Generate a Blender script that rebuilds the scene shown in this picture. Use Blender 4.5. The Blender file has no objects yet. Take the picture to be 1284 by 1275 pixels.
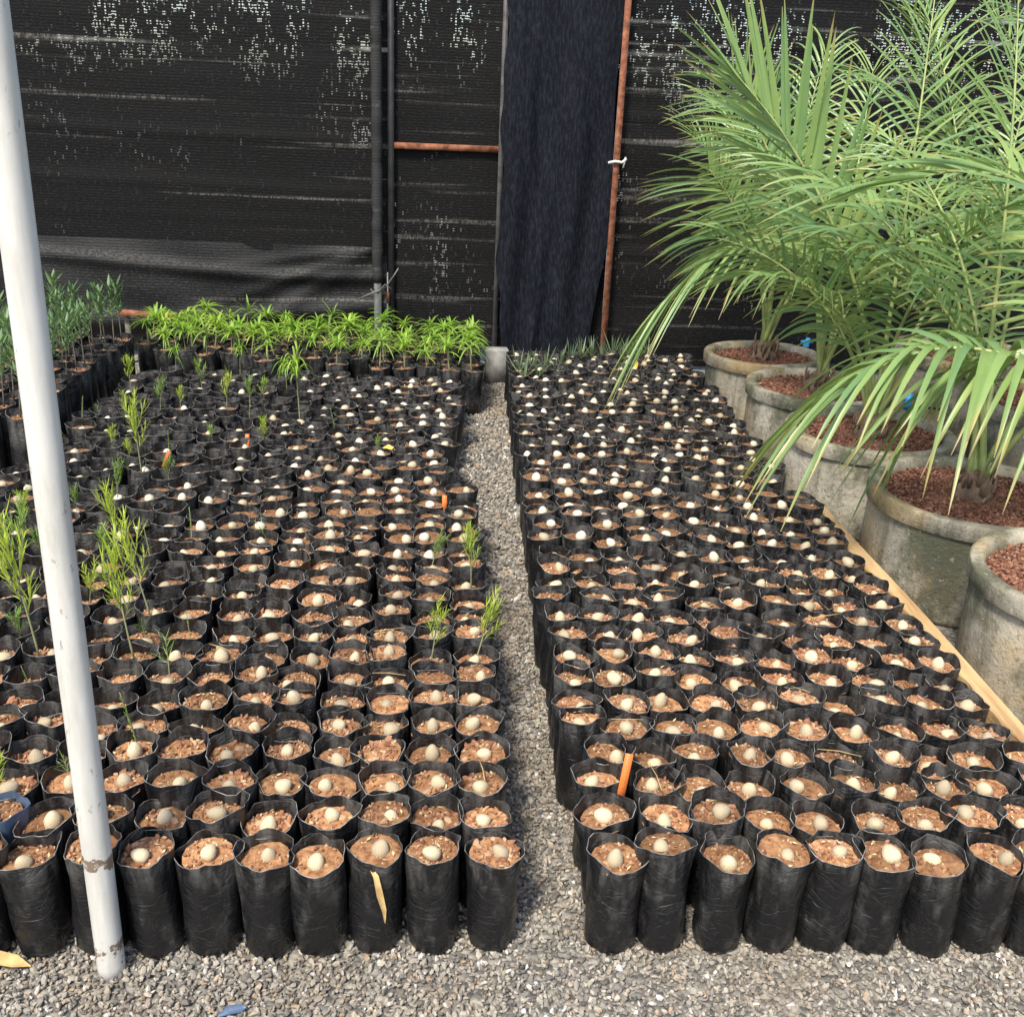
import bpy, math, random
import numpy as np
from mathutils import Vector, Matrix, Euler

R = math.radians
random.seed(7)
RNG = np.random.default_rng(7)
SC = bpy.context.scene
COL = SC.collection

# ------------------------------------------------------------------ camera
CAM_H, FPX, PITCH, ROLL, YAW = 1.63, 1330.0, R(21.6), R(2.5), R(3.2)
cam = bpy.data.cameras.new('camera')
cam_ob = bpy.data.objects.new('camera', cam)
COL.objects.link(cam_ob)
cam.sensor_fit = 'HORIZONTAL'
cam.sensor_width = 36.0
cam.lens = FPX / 1284.0 * 36.0
cam.clip_start = 0.05
cam.clip_end = 600
_f = Vector((0, math.cos(PITCH), -math.sin(PITCH)))
_r = Vector((1, 0, 0))
_u = _r.cross(_f)
_R = math.cos(ROLL) * _r + math.sin(ROLL) * _u
_U = -math.sin(ROLL) * _r + math.cos(ROLL) * _u
_m = Matrix((_R, _U, -_f)).transposed().to_4x4()
cam_ob.matrix_world = Matrix.Translation((0, 0, CAM_H)) @ Matrix.Rotation(-YAW, 4, 'Z') @ _m
SC.camera = cam_ob

# ------------------------------------------------------------------ world, sun, exposure
SUN_EL, SUN_AZ = R(54), math.atan2(-0.90, -0.44)        # azimuth as an angle from +X
world = bpy.data.worlds.new('World')
SC.world = world
world.use_nodes = True
wn = world.node_tree
wn.nodes.clear()
sky = wn.nodes.new('ShaderNodeTexSky')
sky.sky_type = 'NISHITA'
sky.sun_disc = False
sky.sun_elevation = SUN_EL
sky.sun_rotation = math.pi / 2 - SUN_AZ
sky.air_density = 1.0
sky.dust_density = 2.0
sky.ozone_density = 1.0
bg = wn.nodes.new('ShaderNodeBackground')
bg.inputs['Strength'].default_value = 0.13
wo = wn.nodes.new('ShaderNodeOutputWorld')
wn.links.new(sky.outputs[0], bg.inputs[0])
wn.links.new(bg.outputs[0], wo.inputs[0])

sl = bpy.data.lights.new('sun', 'SUN')
sl.energy = 2.9
sl.angle = R(10.0)
sl.color = (1.0, 0.94, 0.83)
sun = bpy.data.objects.new('sun', sl)
COL.objects.link(sun)
to_sun = Vector((math.cos(SUN_EL) * math.cos(SUN_AZ), math.cos(SUN_EL) * math.sin(SUN_AZ), math.sin(SUN_EL)))
sun.rotation_euler = to_sun.to_track_quat('Z', 'Y').to_euler()
sun.location = (-4, -3, 6)

SC.view_settings.view_transform = 'Standard'
SC.view_settings.look = 'None'
SC.view_settings.gamma = 1.0
SC.view_settings.exposure = 1.1
SC.view_settings.use_curve_mapping = False
SC.render.engine = 'CYCLES'
SC.cycles.max_bounces = 5
SC.cycles.transparent_max_bounces = 8

# ------------------------------------------------------------------ helpers
ORD = ('front second third fourth fifth sixth seventh eighth ninth tenth eleventh twelfth thirteenth fourteenth fifteenth '
       'sixteenth seventeenth eighteenth nineteenth twentieth').split()
TENS = 'twenty-first twenty-second twenty-third twenty-fourth twenty-fifth twenty-sixth twenty-seventh twenty-eighth twenty-ninth thirtieth thirty-first thirty-second thirty-third thirty-fourth thirty-fifth thirty-sixth thirty-seventh thirty-eighth thirty-ninth'.split()


def ordn(i, first='front'):
    l = ORD + TENS
    return first if i == 0 else l[i]


def mesh(name, V, F, mats, fm=None, smooth=True):
    me = bpy.data.meshes.new(name)
    me.from_pydata([tuple(map(float, v)) for v in V], [], F)
    for m in (mats if isinstance(mats, (list, tuple)) else [mats]):
        me.materials.append(m)
    if fm is not None:
        me.polygons.foreach_set('material_index', np.asarray(fm, np.int32))
    me.polygons.foreach_set('use_smooth', np.full(len(me.polygons), bool(smooth)))
    me.update()
    return me


def big_mesh(name, V, F, mats, fm=None, smooth=False):
    """V (n,3), F (m,k) arrays, all faces of k corners"""
    V = np.asarray(V, np.float32)
    F = np.asarray(F, np.int32)
    k = F.shape[1]
    me = bpy.data.meshes.new(name)
    me.vertices.add(len(V))
    me.vertices.foreach_set('co', V.ravel())
    me.loops.add(F.size)
    me.loops.foreach_set('vertex_index', F.ravel())
    me.polygons.add(len(F))
    me.polygons.foreach_set('loop_start', np.arange(0, F.size, k, dtype=np.int32))
    me.polygons.foreach_set('loop_total', np.full(len(F), k, np.int32))
    for m in (mats if isinstance(mats, (list, tuple)) else [mats]):
        me.materials.append(m)
    if fm is not None:
        me.polygons.foreach_set('material_index', np.asarray(fm, np.int32))
    me.polygons.foreach_set('use_smooth', np.full(len(F), bool(smooth)))
    me.update()
    me.validate()
    return me


def put(name, me, parent=None, loc=(0, 0, 0), rot=(0, 0, 0), sc=(1, 1, 1)):
    o = bpy.data.objects.new(name, me)
    COL.objects.link(o)
    if parent is not None:
        o.parent = parent
    o.location = loc
    o.rotation_euler = rot
    o.scale = sc if isinstance(sc, (tuple, list)) else (sc, sc, sc)
    return o


def tag(o, label, cat, group=None, kind=None):
    if label:
        o['label'] = label
    if cat:
        o['category'] = cat
    if group:
        o['group'] = group
    if kind:
        o['kind'] = kind
    return o


def thing(name, label, cat, loc=(0, 0, 0), rot=(0, 0, 0), group=None):
    return tag(put(name, None, None, loc, rot), label, cat, group)


class MB:
    def __init__(s):
        s.V, s.F, s.m = [], [], []

    def add(s, V, F, mi=0):
        n = len(s.V)
        s.V += [tuple(v) for v in V]
        s.F += [tuple(i + n for i in f) for f in F]
        s.m += [mi] * len(F)

    def box(s, c, d, mi=0, rz=0, bev=0.0):
        x, y, z = d[0] / 2, d[1] / 2, d[2] / 2
        b = min(bev, x, y, z)
        V = []
        for sz in (-1, 1):
            for (inx, k) in ((b, 0), (0, 1)) if sz < 0 else ((0, 1), (b, 0)):
                zz = sz * (z - (b if k else 0))
                V += [(px * (x - inx), py * (y - inx), zz) for px, py in ((-1, -1), (1, -1), (1, 1), (-1, 1))]
        ca, sa = math.cos(rz), math.sin(rz)
        V = [(c[0] + vx * ca - vy * sa, c[1] + vx * sa + vy * ca, c[2] + vz) for vx, vy, vz in V]
        F = [(3, 2, 1, 0), (12, 13, 14, 15)]
        for k in range(3):
            for i in range(4):
                j = (i + 1) % 4
                F.append((k * 4 + i, k * 4 + j, k * 4 + 4 + j, k * 4 + 4 + i))
        s.add(V, F, mi)

    def tube(s, pts, rad, n=8, mi=0, cap=True):
        pts = [Vector(p) for p in pts]
        rad = rad if isinstance(rad, (list, tuple)) else [rad] * len(pts)
        V, F = [], []
        ref = None
        for i, p in enumerate(pts):
            t = (pts[min(i + 1, len(pts) - 1)] - pts[max(i - 1, 0)]).normalized()
            if ref is None:
                ref = Vector((1, 0, 0)) if abs(t.x) < 0.8 else Vector((0, 1, 0))
            a = (ref - t * ref.dot(t)).normalized()
            b = t.cross(a)
            ref = a
            for k in range(n):
                an = 2 * math.pi * k / n
                V.append(p + (a * math.cos(an) + b * math.sin(an)) * rad[i])
        for i in range(len(pts) - 1):
            for k in range(n):
                j = (k + 1) % n
                F.append((i * n + k, i * n + j, (i + 1) * n + j, (i + 1) * n + k))
        if cap:
            F.append(tuple(range(n - 1, -1, -1)))
            F.append(tuple((len(pts) - 1) * n + k for k in range(n)))
        s.add(V, F, mi)

    def lathe(s, prof, n=48, mi=0, wob=None):
        V, F = [], []
        for i, (r, z) in enumerate(prof):
            for k in range(n):
                a = 2 * math.pi * k / n
                rr = r + (wob(a, i) if wob else 0)
                V.append((rr * math.cos(a), rr * math.sin(a), z))
        for i in range(len(prof) - 1):
            for k in range(n):
                j = (k + 1) % n
                F.append((i * n + k, i * n + j, (i + 1) * n + j, (i + 1) * n + k))
        s.add(V, F, mi)

    def me(s, name, mats, smooth=True):
        return mesh(name, s.V, s.F, mats, s.m, smooth)


# ------------------------------------------------------------------ materials
def new_mat(name):
    m = bpy.data.materials.new(name)
    m.use_nodes = True
    nt = m.node_tree
    return m, nt, nt.nodes['Principled BSDF'], nt.nodes['Material Output']


class NT:
    def __init__(s, nt):
        s.nt = nt

    def n(s, t, **kw):
        nd = s.nt.nodes.new(t)
        for k, v in kw.items():
            setattr(nd, k, v)
        return nd

    def l(s, a, b):
        s.nt.links.new(a, b)

    def val(s, sock, v):
        if hasattr(v, 'is_output') or hasattr(v, 'links'):
            s.l(v, sock)
        else:
            sock.default_value = v

    def math(s, op, a, b=None, c=None, clamp=False):
        nd = s.n('ShaderNodeMath', operation=op, use_clamp=clamp)
        s.val(nd.inputs[0], a)
        if b is not None:
            s.val(nd.inputs[1], b)
        if c is not None:
            s.val(nd.inputs[2], c)
        return nd.outputs[0]

    def mix(s, f, a, b, blend='MIX'):
        nd = s.n('ShaderNodeMix', data_type='RGBA', blend_type=blend)
        s.val(nd.inputs['Factor'], f)
        s.val(nd.inputs['A'], a if not isinstance(a, tuple) else (*a, 1) if len(a) == 3 else a)
        s.val(nd.inputs['B'], b if not isinstance(b, tuple) else (*b, 1) if len(b) == 3 else b)
        return nd.outputs['Result']

    def noise(s, vec, scale, detail=4, rough=0.55, dist=0.0):
        nd = s.n('ShaderNodeTexNoise')
        s.l(vec, nd.inputs['Vector'])
        nd.inputs['Scale'].default_value = scale
        nd.inputs['Detail'].default_value = detail
        nd.inputs['Roughness'].default_value = rough
        nd.inputs['Distortion'].default_value = dist
        return nd.outputs[0]

    def ramp(s, f, stops):
        nd = s.n('ShaderNodeValToRGB')
        e = nd.color_ramp.elements
        while len(e) < len(stops):
            e.new(0.5)
        for el, (p, c) in zip(e, stops):
            el.position = p
            el.color = (*c, 1) if len(c) == 3 else c
        s.l(f, nd.inputs[0])
        return nd.outputs[0]

    def smooth(s, v, lo, hi):
        nd = s.n('ShaderNodeMapRange', interpolation_type='SMOOTHSTEP')
        s.val(nd.inputs[0], v)
        nd.inputs[1].default_value = lo
        nd.inputs[2].default_value = hi
        return nd.outputs[0]

    def map(s, vec, sc=(1, 1, 1), loc=(0, 0, 0)):
        nd = s.n('ShaderNodeMapping')
        s.l(vec, nd.inputs[0])
        nd.inputs['Scale'].default_value = sc
        nd.inputs['Location'].default_value = loc
        return nd.outputs[0]

    def coords(s, per_object=True):
        tc = s.n('ShaderNodeTexCoord')
        if not per_object:
            return tc.outputs['Object']
        oi = s.n('ShaderNodeObjectInfo')
        mul = s.n('ShaderNodeVectorMath', operation='SCALE')
        cx = s.n('ShaderNodeCombineXYZ')
        s.l(oi.outputs['Random'], cx.inputs[0])
        s.l(oi.outputs['Random'], cx.inputs[2])
        s.l(cx.outputs[0], mul.inputs[0])
        mul.inputs['Scale'].default_value = 37.0
        ad = s.n('ShaderNodeVectorMath', operation='ADD')
        s.l(tc.outputs['Object'], ad.inputs[0])
        s.l(mul.outputs[0], ad.inputs[1])
        return ad.outputs[0]

    def bump(s, h, dist, strength, bsdf):
        nd = s.n('ShaderNodeBump')
        nd.inputs['Strength'].default_value = strength
        nd.inputs['Distance'].default_value = dist
        s.l(h, nd.inputs['Height'])
        s.l(nd.outputs[0], bsdf.inputs['Normal'])


def simple(name, stops, scale, rough=0.7, bump=0.0, bdist=0.002, bscale=None, detail=5, spec=0.5, per_object=True, stretch=None, rand=0.0, island=False):
    m, nt, b, out = new_mat(name)
    k = NT(nt)
    co = k.coords(per_object)
    if stretch:
        co = k.map(co, stretch)
    f = k.noise(co, scale, detail)
    if island:
        g = k.n('ShaderNodeNewGeometry')
        f = k.math('ADD', k.math('MULTIPLY', f, 0.35), k.math('MULTIPLY', g.outputs['Random Per Island'], 0.75))
        f = k.math('SUBTRACT', f, 0.05)
    c = k.ramp(f, stops)
    if rand:
        oi = k.n('ShaderNodeObjectInfo')
        v = k.math('ADD', k.math('MULTIPLY', oi.outputs['Random'], rand * 2), 1 - rand)
        hs = k.n('ShaderNodeHueSaturation')
        k.l(c, hs.inputs['Color'])
        k.l(v, hs.inputs['Value'])
        c = hs.outputs[0]
    k.l(c, b.inputs['Base Color'])
    b.inputs['Roughness'].default_value = rough
    b.inputs['Specular IOR Level'].default_value = spec
    if bump:
        k.bump(k.noise(co, bscale or scale * 2, 6, 0.6), bdist, bump, b)
    return m


def leaf_mat(name, stops, scale=30, rough=0.45, trans=0.45, tcol=(0.35, 0.5, 0.06), rand=0.2, island=True, spec=0.4, tips=False):
    m, nt, b, out = new_mat(name)
    k = NT(nt)
    co = k.coords(True)
    f = k.noise(co, scale, 3)
    oi = k.n('ShaderNodeObjectInfo')
    if island:
        g = k.n('ShaderNodeNewGeometry')
        f = k.math('ADD', k.math('MULTIPLY', f, 0.4), k.math('MULTIPLY', g.outputs['Random Per Island'], 0.3))
        f = k.math('ADD', f, k.math('MULTIPLY', oi.outputs['Random'], 0.3))
    c = k.ramp(f, stops)
    if tips:
        at = k.n('ShaderNodeAttribute', attribute_name='along')
        wob = k.math('ADD', at.outputs['Fac'], k.math('MULTIPLY', k.math('SUBTRACT', oi.outputs['Random'], 0.5), 0.16))
        c = k.mix(k.smooth(wob, 0.78, 1.0), c, (0.36, 0.30, 0.10))
        c = k.mix(k.math('MULTIPLY', k.smooth(wob, 0.95, 1.03), 0.9), c, (0.20, 0.12, 0.05))
    k.l(c, b.inputs['Base Color'])
    b.inputs['Roughness'].default_value = rough
    b.inputs['Specular IOR Level'].default_value = spec
    tr = k.n('ShaderNodeBsdfTranslucent')
    k.l(k.mix(0.55, c, tcol), tr.inputs['Color'])
    mx = k.n('ShaderNodeMixShader')
    mx.inputs[0].default_value = trans
    k.l(b.outputs[0], mx.inputs[1])
    k.l(tr.outputs[0], mx.inputs[2])
    k.l(mx.outputs[0], out.inputs['Surface'])
    return m


def film_mat():
    m, nt, b, out = new_mat('black_polythene')
    k = NT(nt)
    co = k.coords(True)
    d1 = k.smooth(k.noise(k.map(co, (1, 1, 0.5)), 22, 5, 0.6), 0.50, 0.80)
    d2 = k.smooth(k.noise(co, 160, 3, 0.6), 0.56, 0.80)
    dust = k.math('ADD', k.math('MULTIPLY', d1, 0.7), k.math('MULTIPLY', d2, 0.25), clamp=True)
    tc = k.n('ShaderNodeTexCoord')
    sz = k.n('ShaderNodeSeparateXYZ')
    k.l(tc.outputs['Object'], sz.inputs[0])
    edge = k.math('MULTIPLY', k.smooth(sz.outputs[2], 0.14, 0.23), k.smooth(k.noise(k.map(co, (1, 1, 0.25)), 30, 4, 0.6), 0.40, 0.68))  # paler towards the rim: dusty film plus sunlit rim light put into the colour
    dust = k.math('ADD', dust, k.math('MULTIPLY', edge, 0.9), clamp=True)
    c = k.mix(dust, (0.0085, 0.0085, 0.0092), (0.070, 0.067, 0.062))
    k.l(c, b.inputs['Base Color'])
    b.inputs['Roughness'].default_value = 0.46
    k.l(k.math('ADD', k.math('MULTIPLY', dust, 0.35), 0.34), b.inputs['Roughness'])
    b.inputs['Specular IOR Level'].default_value = 0.42
    w = k.noise(k.map(co, (1, 1, 1.3)), 20, 3, 0.5, 0.8)
    crease = k.math('ABSOLUTE', k.math('SUBTRACT', k.noise(k.map(co, (1, 1, 1.5)), 11, 2, 0.5, 1.2), 0.5))
    crease = k.smooth(crease, 0.0, 0.045)
    k.bump(k.math('ADD', w, k.math('MULTIPLY', crease, 0.13)), 0.010, 0.7, b)
    return m


def net_mat(name, seed, openness=0.5, tint=(0.0035, 0.0033, 0.0033), vertical=False, patches=((0, 9, 1, 1),), rough=0.66, spec=0.14):
    m, nt, b, out = new_mat(name)
    k = NT(nt)
    co = k.map(k.coords(False), (1, 1, 1), (seed * 3.1, 0, seed * 1.7))
    wob = k.noise(k.map(co, (0.6, 0, 2.0)), 1.0, 2)
    sx = k.n('ShaderNodeSeparateXYZ')
    k.l(co, sx.inputs[0])
    x, z = sx.outputs[0], sx.outputs[2]
    if vertical:
        x, z = z, x
    zz = k.math('ADD', z, k.math('ADD', k.math('MULTIPLY', wob, 0.05), k.math('MULTIPLY', k.noise(k.map(co, (9, 0, 30)), 1.0, 2), 0.010)))
    period = 0.0165
    rib = k.math('FRACT', k.math('DIVIDE', zz, period))
    prof = k.math('SINE', k.math('MULTIPLY', rib, math.pi))             # one rounded rib
    cell = k.math('FRACT', k.math('DIVIDE', x, 0.0090))
    gap = k.math('MULTIPLY', k.smooth(prof, 0.90, 0.50), k.smooth(k.math('ABSOLUTE', k.math('SUBTRACT', cell, 0.5)), 0.49, 0.34))
    gap = k.math('POWER', gap, 0.7)
    # random brightness of single cells
    fl = k.n('ShaderNodeCombineXYZ')
    k.l(k.math('FLOOR', k.math('DIVIDE', x, 0.0090)), fl.inputs[0])
    k.l(k.math('FLOOR', k.math('DIVIDE', zz, period)), fl.inputs[2])
    wn_ = k.n('ShaderNodeTexWhiteNoise', noise_dimensions='3D')
    k.l(fl.outputs[0], wn_.inputs['Vector'])
    rnd = wn_.outputs['Value']
    # loosely woven areas and pulled, streaky rows
    # loosely woven, worn areas: (centre x, centre z, half width, half height)
    raw = k.n('ShaderNodeSeparateXYZ')
    k.l(k.coords(False), raw.inputs[0])
    patch = 0.0
    for (px, pz, pw, ph_) in patches:
        dx = k.math('DIVIDE', k.math('SUBTRACT', raw.outputs[0], px), pw)
        dz = k.math('DIVIDE', k.math('SUBTRACT', raw.outputs[2], pz), ph_)
        d2 = k.math('ADD', k.math('MULTIPLY', dx, dx), k.math('MULTIPLY', dz, dz))
        patch = k.math('MAXIMUM', patch, k.smooth(d2, 1.0, 0.1))
    n1 = k.noise(k.map(co, (7.0, 0, 4.0)), 1.0, 5, 0.7)
    patch = k.math('MULTIPLY', patch, k.smooth(n1, 0.40, 0.66))
    band = k.smooth(k.noise(k.map(co, (0.45, 0, 17)), 1.0, 4, 0.6), 0.565, 0.70)
    bandl = k.math('MULTIPLY', band, k.smooth(k.noise(k.map(co, (2.6, 0, 3)), 1.0, 2), 0.46, 0.66))
    bandl = k.math('MULTIPLY', bandl, k.math('ADD', k.math('MULTIPLY', patch, 1.0), 0.10), clamp=True)
    sp = k.math('MULTIPLY', k.smooth(k.noise(k.map(co, (1.8, 0, 1.8)), 1.0, 3), 0.45, 0.75), 0.10)
    pr = k.math('ADD', k.math('MULTIPLY', patch, 0.42), k.math('ADD', sp, 0.004))
    open_cell = k.math('MULTIPLY', gap, k.smooth(k.math('SUBTRACT', pr, rnd), -0.02, 0.10))
    op = k.math('ADD', k.math('MULTIPLY', open_cell, openness), k.math('MULTIPLY', bandl, openness * 1.3), clamp=True)
    # the threads: dull black, dustier along some rows
    dust = k.smooth(k.noise(k.map(co, (0.5, 0, 9)), 1.0, 4, 0.6), 0.42, 0.75)
    c = k.mix(k.math('MULTIPLY', dust, 0.7), tint, (0.0070, 0.0066, 0.0064))
    c = k.mix(k.math('MULTIPLY', k.math('MULTIPLY', band, rnd), 0.75), c, (0.15, 0.14, 0.125))
    fib = k.smooth(k.noise(k.map(co, (45, 0, 120)), 1.0, 3, 0.65), 0.46, 0.72)
    c = k.mix(k.math('MULTIPLY', k.math('MULTIPLY', prof, fib), 0.42), c, (0.034, 0.032, 0.030))
    k.l(c, b.inputs['Base Color'])
    b.inputs['Roughness'].default_value = rough
    b.inputs['Specular IOR Level'].default_value = spec
    h = k.math('ADD', prof, k.math('MULTIPLY', rnd, 0.4))
    h = k.math('MULTIPLY', h, k.math('ADD', fib, 0.25))
    k.bump(h, 0.004, 0.5, b)
    tr = k.n('ShaderNodeBsdfTransparent')
    mx = k.n('ShaderNodeMixShader')
    k.l(op, mx.inputs[0])
    k.l(b.outputs[0], mx.inputs[1])
    k.l(tr.outputs[0], mx.inputs[2])
    k.l(mx.outputs[0], out.inputs['Surface'])
    return m


def planter_mat():
    m, nt, b, out = new_mat('weathered_concrete')
    k = NT(nt)
    co = k.coords(True)
    oi = k.n('ShaderNodeObjectInfo')
    c = k.ramp(k.noise(co, 5, 6, 0.62), [(0.28, (0.22, 0.20, 0.155)), (0.5, (0.38, 0.345, 0.27)), (0.72, (0.52, 0.47, 0.37))])
    moss = k.smooth(k.noise(k.map(co, (1, 1, 0.7)), 3.4, 7, 0.72), 0.43, 0.60)
    c = k.mix(k.math('MULTIPLY', moss, 0.85), c, (0.075, 0.080, 0.048))
    drip = k.smooth(k.noise(k.map(co, (9, 9, 0.8)), 1.0, 5, 0.7), 0.50, 0.68)
    c = k.mix(k.math('MULTIPLY', drip, 0.55), c, (0.10, 0.092, 0.06))
    ochre = k.smooth(k.noise(k.map(co, (1, 1, 0.6), (4, 2, 1)), 2.2, 4, 0.6), 0.5, 0.68)
    c = k.mix(k.math('MULTIPLY', ochre, 0.6), c, (0.46, 0.31, 0.13))
    spots = k.smooth(k.noise(co, 52, 5, 0.75), 0.55, 0.66)
    c = k.mix(k.math('MULTIPLY', spots, 0.7), c, (0.10, 0.09, 0.06))
    pale = k.smooth(k.noise(co, 38, 4, 0.7), 0.60, 0.72)
    c = k.mix(k.math('MULTIPLY', pale, 0.6), c, (0.56, 0.50, 0.38))
    k.l(c, b.inputs['Base Color'])
    b.inputs['Roughness'].default_value = 0.92
    b.inputs['Specular IOR Level'].default_value = 0.2
    k.bump(k.noise(co, 55, 8, 0.7), 0.012, 0.8, b)
    return m


def pole_mat():
    m, nt, b, out = new_mat('chipped_white_paint')
    k = NT(nt)
    co = k.coords(False)
    sx = k.n('ShaderNodeSeparateXYZ')
    k.l(co, sx.inputs[0])
    z = sx.outputs[2]
    c = k.ramp(k.noise(k.map(co, (1, 1, 0.15)), 30, 5, 0.6), [(0.3, (0.42, 0.405, 0.36)), (0.6, (0.55, 0.535, 0.49))])
    specks = k.smooth(k.noise(k.map(co, (1, 1, 0.35)), 70, 4, 0.65), 0.64, 0.70)
    c = k.mix(k.math('MULTIPLY', specks, 0.6), c, (0.16, 0.14, 0.12))
    grime = k.smooth(k.noise(k.map(co, (1, 1, 0.25)), 14, 5, 0.65), 0.52, 0.8)
    c = k.mix(k.math('MULTIPLY', grime, 0.6), c, (0.28, 0.25, 0.20))
    # two patches where the paint has peeled: near the foot and about 0.25 m up
    nz = k.noise(co, 34, 5, 0.7)
    def around(zc, w):
        d = k.math('ABSOLUTE', k.math('SUBTRACT', z, zc))
        return k.smooth(d, w, w * 0.2)
    chip = k.math('MULTIPLY', around(0.268, 0.035), 0.30)
    chip = k.math('ADD', chip, k.math('MULTIPLY', around(0.06, 0.06), 0.24))
    chipm = k.smooth(k.math('ADD', nz, chip), 0.745, 0.765)
    c = k.mix(chipm, c, (0.17, 0.12, 0.085))
    k.l(c, b.inputs['Base Color'])
    b.inputs['Roughness'].default_value = 0.5
    k.bump(k.math('SUBTRACT', k.math('MULTIPLY', nz, 0.2), chipm), 0.002, 0.6, b)
    return m


def tag_mat():
    m, nt, b, out = new_mat('orange_tag_plastic')
    k = NT(nt)
    co = k.coords(False)
    sx = k.n('ShaderNodeSeparateXYZ')
    k.l(co, sx.inputs[0])
    n = k.noise(k.map(co, (500, 1, 260)), 1.0, 2, 0.6)
    mid = k.smooth(k.math('ABSOLUTE', sx.outputs[0]), 0.0052, 0.0042)
    ink = k.math('MULTIPLY', k.smooth(n, 0.56, 0.6), mid)
    ink = k.math('MULTIPLY', ink, k.smooth(sx.outputs[2], 0.02, 0.024))
    k.l(k.mix(k.math('MULTIPLY', ink, 0.8), (0.66, 0.17, 0.035), (0.10, 0.03, 0.02)), b.inputs['Base Color'])
    b.inputs['Roughness'].default_value = 0.5
    return m


def gravel_mat():
    m, nt, b, out = new_mat('crushed_gravel')
    k = NT(nt)
    g = k.n('ShaderNodeNewGeometry')
    co = k.coords(False)
    c = k.ramp(g.outputs['Random Per Island'], [(0.0, (0.085, 0.078, 0.070)), (0.25, (0.165, 0.152, 0.132)), (0.55, (0.27, 0.248, 0.208)),
                                               (0.78, (0.37, 0.34, 0.28)), (0.93, (0.30, 0.215, 0.14)), (0.97, (0.48, 0.46, 0.42)), (1.0, (0.62, 0.60, 0.56))])
    big = k.noise(co, 2.5, 3)
    c = k.mix(k.math('MULTIPLY', k.smooth(big, 0.45, 0.65), 0.45), c, (0.20, 0.155, 0.105))
    c = k.mix(k.math('MULTIPLY', k.smooth(k.noise(co, 220, 3), 0.45, 0.75), 0.4), c, (0.12, 0.11, 0.10))
    k.l(c, b.inputs['Base Color'])
    b.inputs['Roughness'].default_value = 0.85
    b.inputs['Specular IOR Level'].default_value = 0.3
    return m


def ground_mat():
    m, nt, b, out = new_mat('gravel_ground')
    k = NT(nt)
    co = k.coords(False)
    v = k.n('ShaderNodeTexVoronoi')
    k.l(co, v.inputs['Vector'])
    v.inputs['Scale'].default_value = 75
    c = k.ramp(v.outputs['Color'], [(0.1, (0.07, 0.065, 0.06)), (0.5, (0.17, 0.16, 0.14)), (0.85, (0.28, 0.25, 0.21))])
    k.l(c, b.inputs['Base Color'])
    b.inputs['Roughness'].default_value = 0.9
    k.bump(k.math('SUBTRACT', 1.0, v.outputs['Distance']), 0.01, 0.8, b)
    return m


FILM = film_mat()
EDGE = simple('whitened_edge_highlight', [(0.35, (0.04, 0.04, 0.04)), (0.5, (0.15, 0.145, 0.135)), (0.7, (0.34, 0.33, 0.30))], 45, 0.6)  # whitened cut edge, with grey rim highlights painted into its colour
FILM_BLUE = simple('blue_grey_polythene', [(0.3, (0.035, 0.06, 0.11)), (0.7, (0.09, 0.13, 0.20))], 30, 0.42, 0.4, 0.003)
SOIL = simple('red_soil', [(0.3, (0.14, 0.064, 0.030)), (0.5, (0.29, 0.145, 0.068)), (0.75, (0.41, 0.245, 0.125))], 60, 0.95, 0.9, 0.004, 160, spec=0.15, rand=0.38)
CLOD = simple('soil_clods', [(0.05, (0.10, 0.045, 0.028)), (0.30, (0.23, 0.105, 0.058)), (0.55, (0.34, 0.185, 0.105)), (0.75, (0.42, 0.28, 0.17)), (0.92, (0.52, 0.42, 0.24))],
              90, 0.95, 0.6, 0.002, 300, spec=0.15, rand=0.2, island=True)
FLAKE = simple('dry_flakes', [(0.1, (0.22, 0.13, 0.06)), (0.5, (0.42, 0.31, 0.15)), (0.9, (0.58, 0.48, 0.26))], 60, 0.9, island=True)
SEED = simple('pale_seed_coat', [(0.28, (0.27, 0.18, 0.09)), (0.42, (0.45, 0.355, 0.22)), (0.6, (0.53, 0.44, 0.29)), (0.8, (0.61, 0.54, 0.39))], 60, 0.7, 0.7, 0.0015, 120, rand=0.28)
SEED_FAR = simple('pale_seed_coats', [(0.1, (0.34, 0.26, 0.16)), (0.5, (0.50, 0.43, 0.30)), (0.9, (0.60, 0.54, 0.42))], 40, 0.6, island=True)
PLANTER = planter_mat()
SCORIA = simple('red_scoria', [(0.05, (0.06, 0.028, 0.020)), (0.45, (0.16, 0.072, 0.046)), (0.8, (0.26, 0.130, 0.085)), (0.98, (0.36, 0.24, 0.18))], 120, 0.95, 0.5, 0.002, 300, spec=0.15, island=True)
POLE = pole_mat()
GRAVEL = gravel_mat()
GROUND = ground_mat()
RUST = simple('rusty_steel', [(0.3, (0.075, 0.032, 0.020)), (0.5, (0.19, 0.070, 0.036)), (0.72, (0.30, 0.13, 0.075))], 26, 0.85, 0.5, 0.002, 120, spec=0.25, per_object=False)
DARK_STEEL = simple('dull_dark_steel', [(0.3, (0.010, 0.010, 0.011)), (0.7, (0.03, 0.028, 0.028))], 18, 0.6, 0.3, 0.001)
GREY_STEEL = simple('dull_grey_steel', [(0.3, (0.03, 0.03, 0.03)), (0.7, (0.09, 0.085, 0.08))], 18, 0.6, 0.3, 0.001)
PVC = simple('white_pvc', [(0.3, (0.50, 0.48, 0.42)), (0.7, (0.72, 0.70, 0.64))], 14, 0.5)
WIRE = simple('tie_wire', [(0.3, (0.05, 0.05, 0.05)), (0.7, (0.16, 0.15, 0.14))], 40, 0.5)
TIMBER = simple('raw_timber', [(0.3, (0.22, 0.115, 0.05)), (0.5, (0.42, 0.27, 0.125)), (0.7, (0.55, 0.39, 0.20))], 26, 0.85, 0.9, 0.004, 60, stretch=(1, 0.10, 1), per_object=False)
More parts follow.
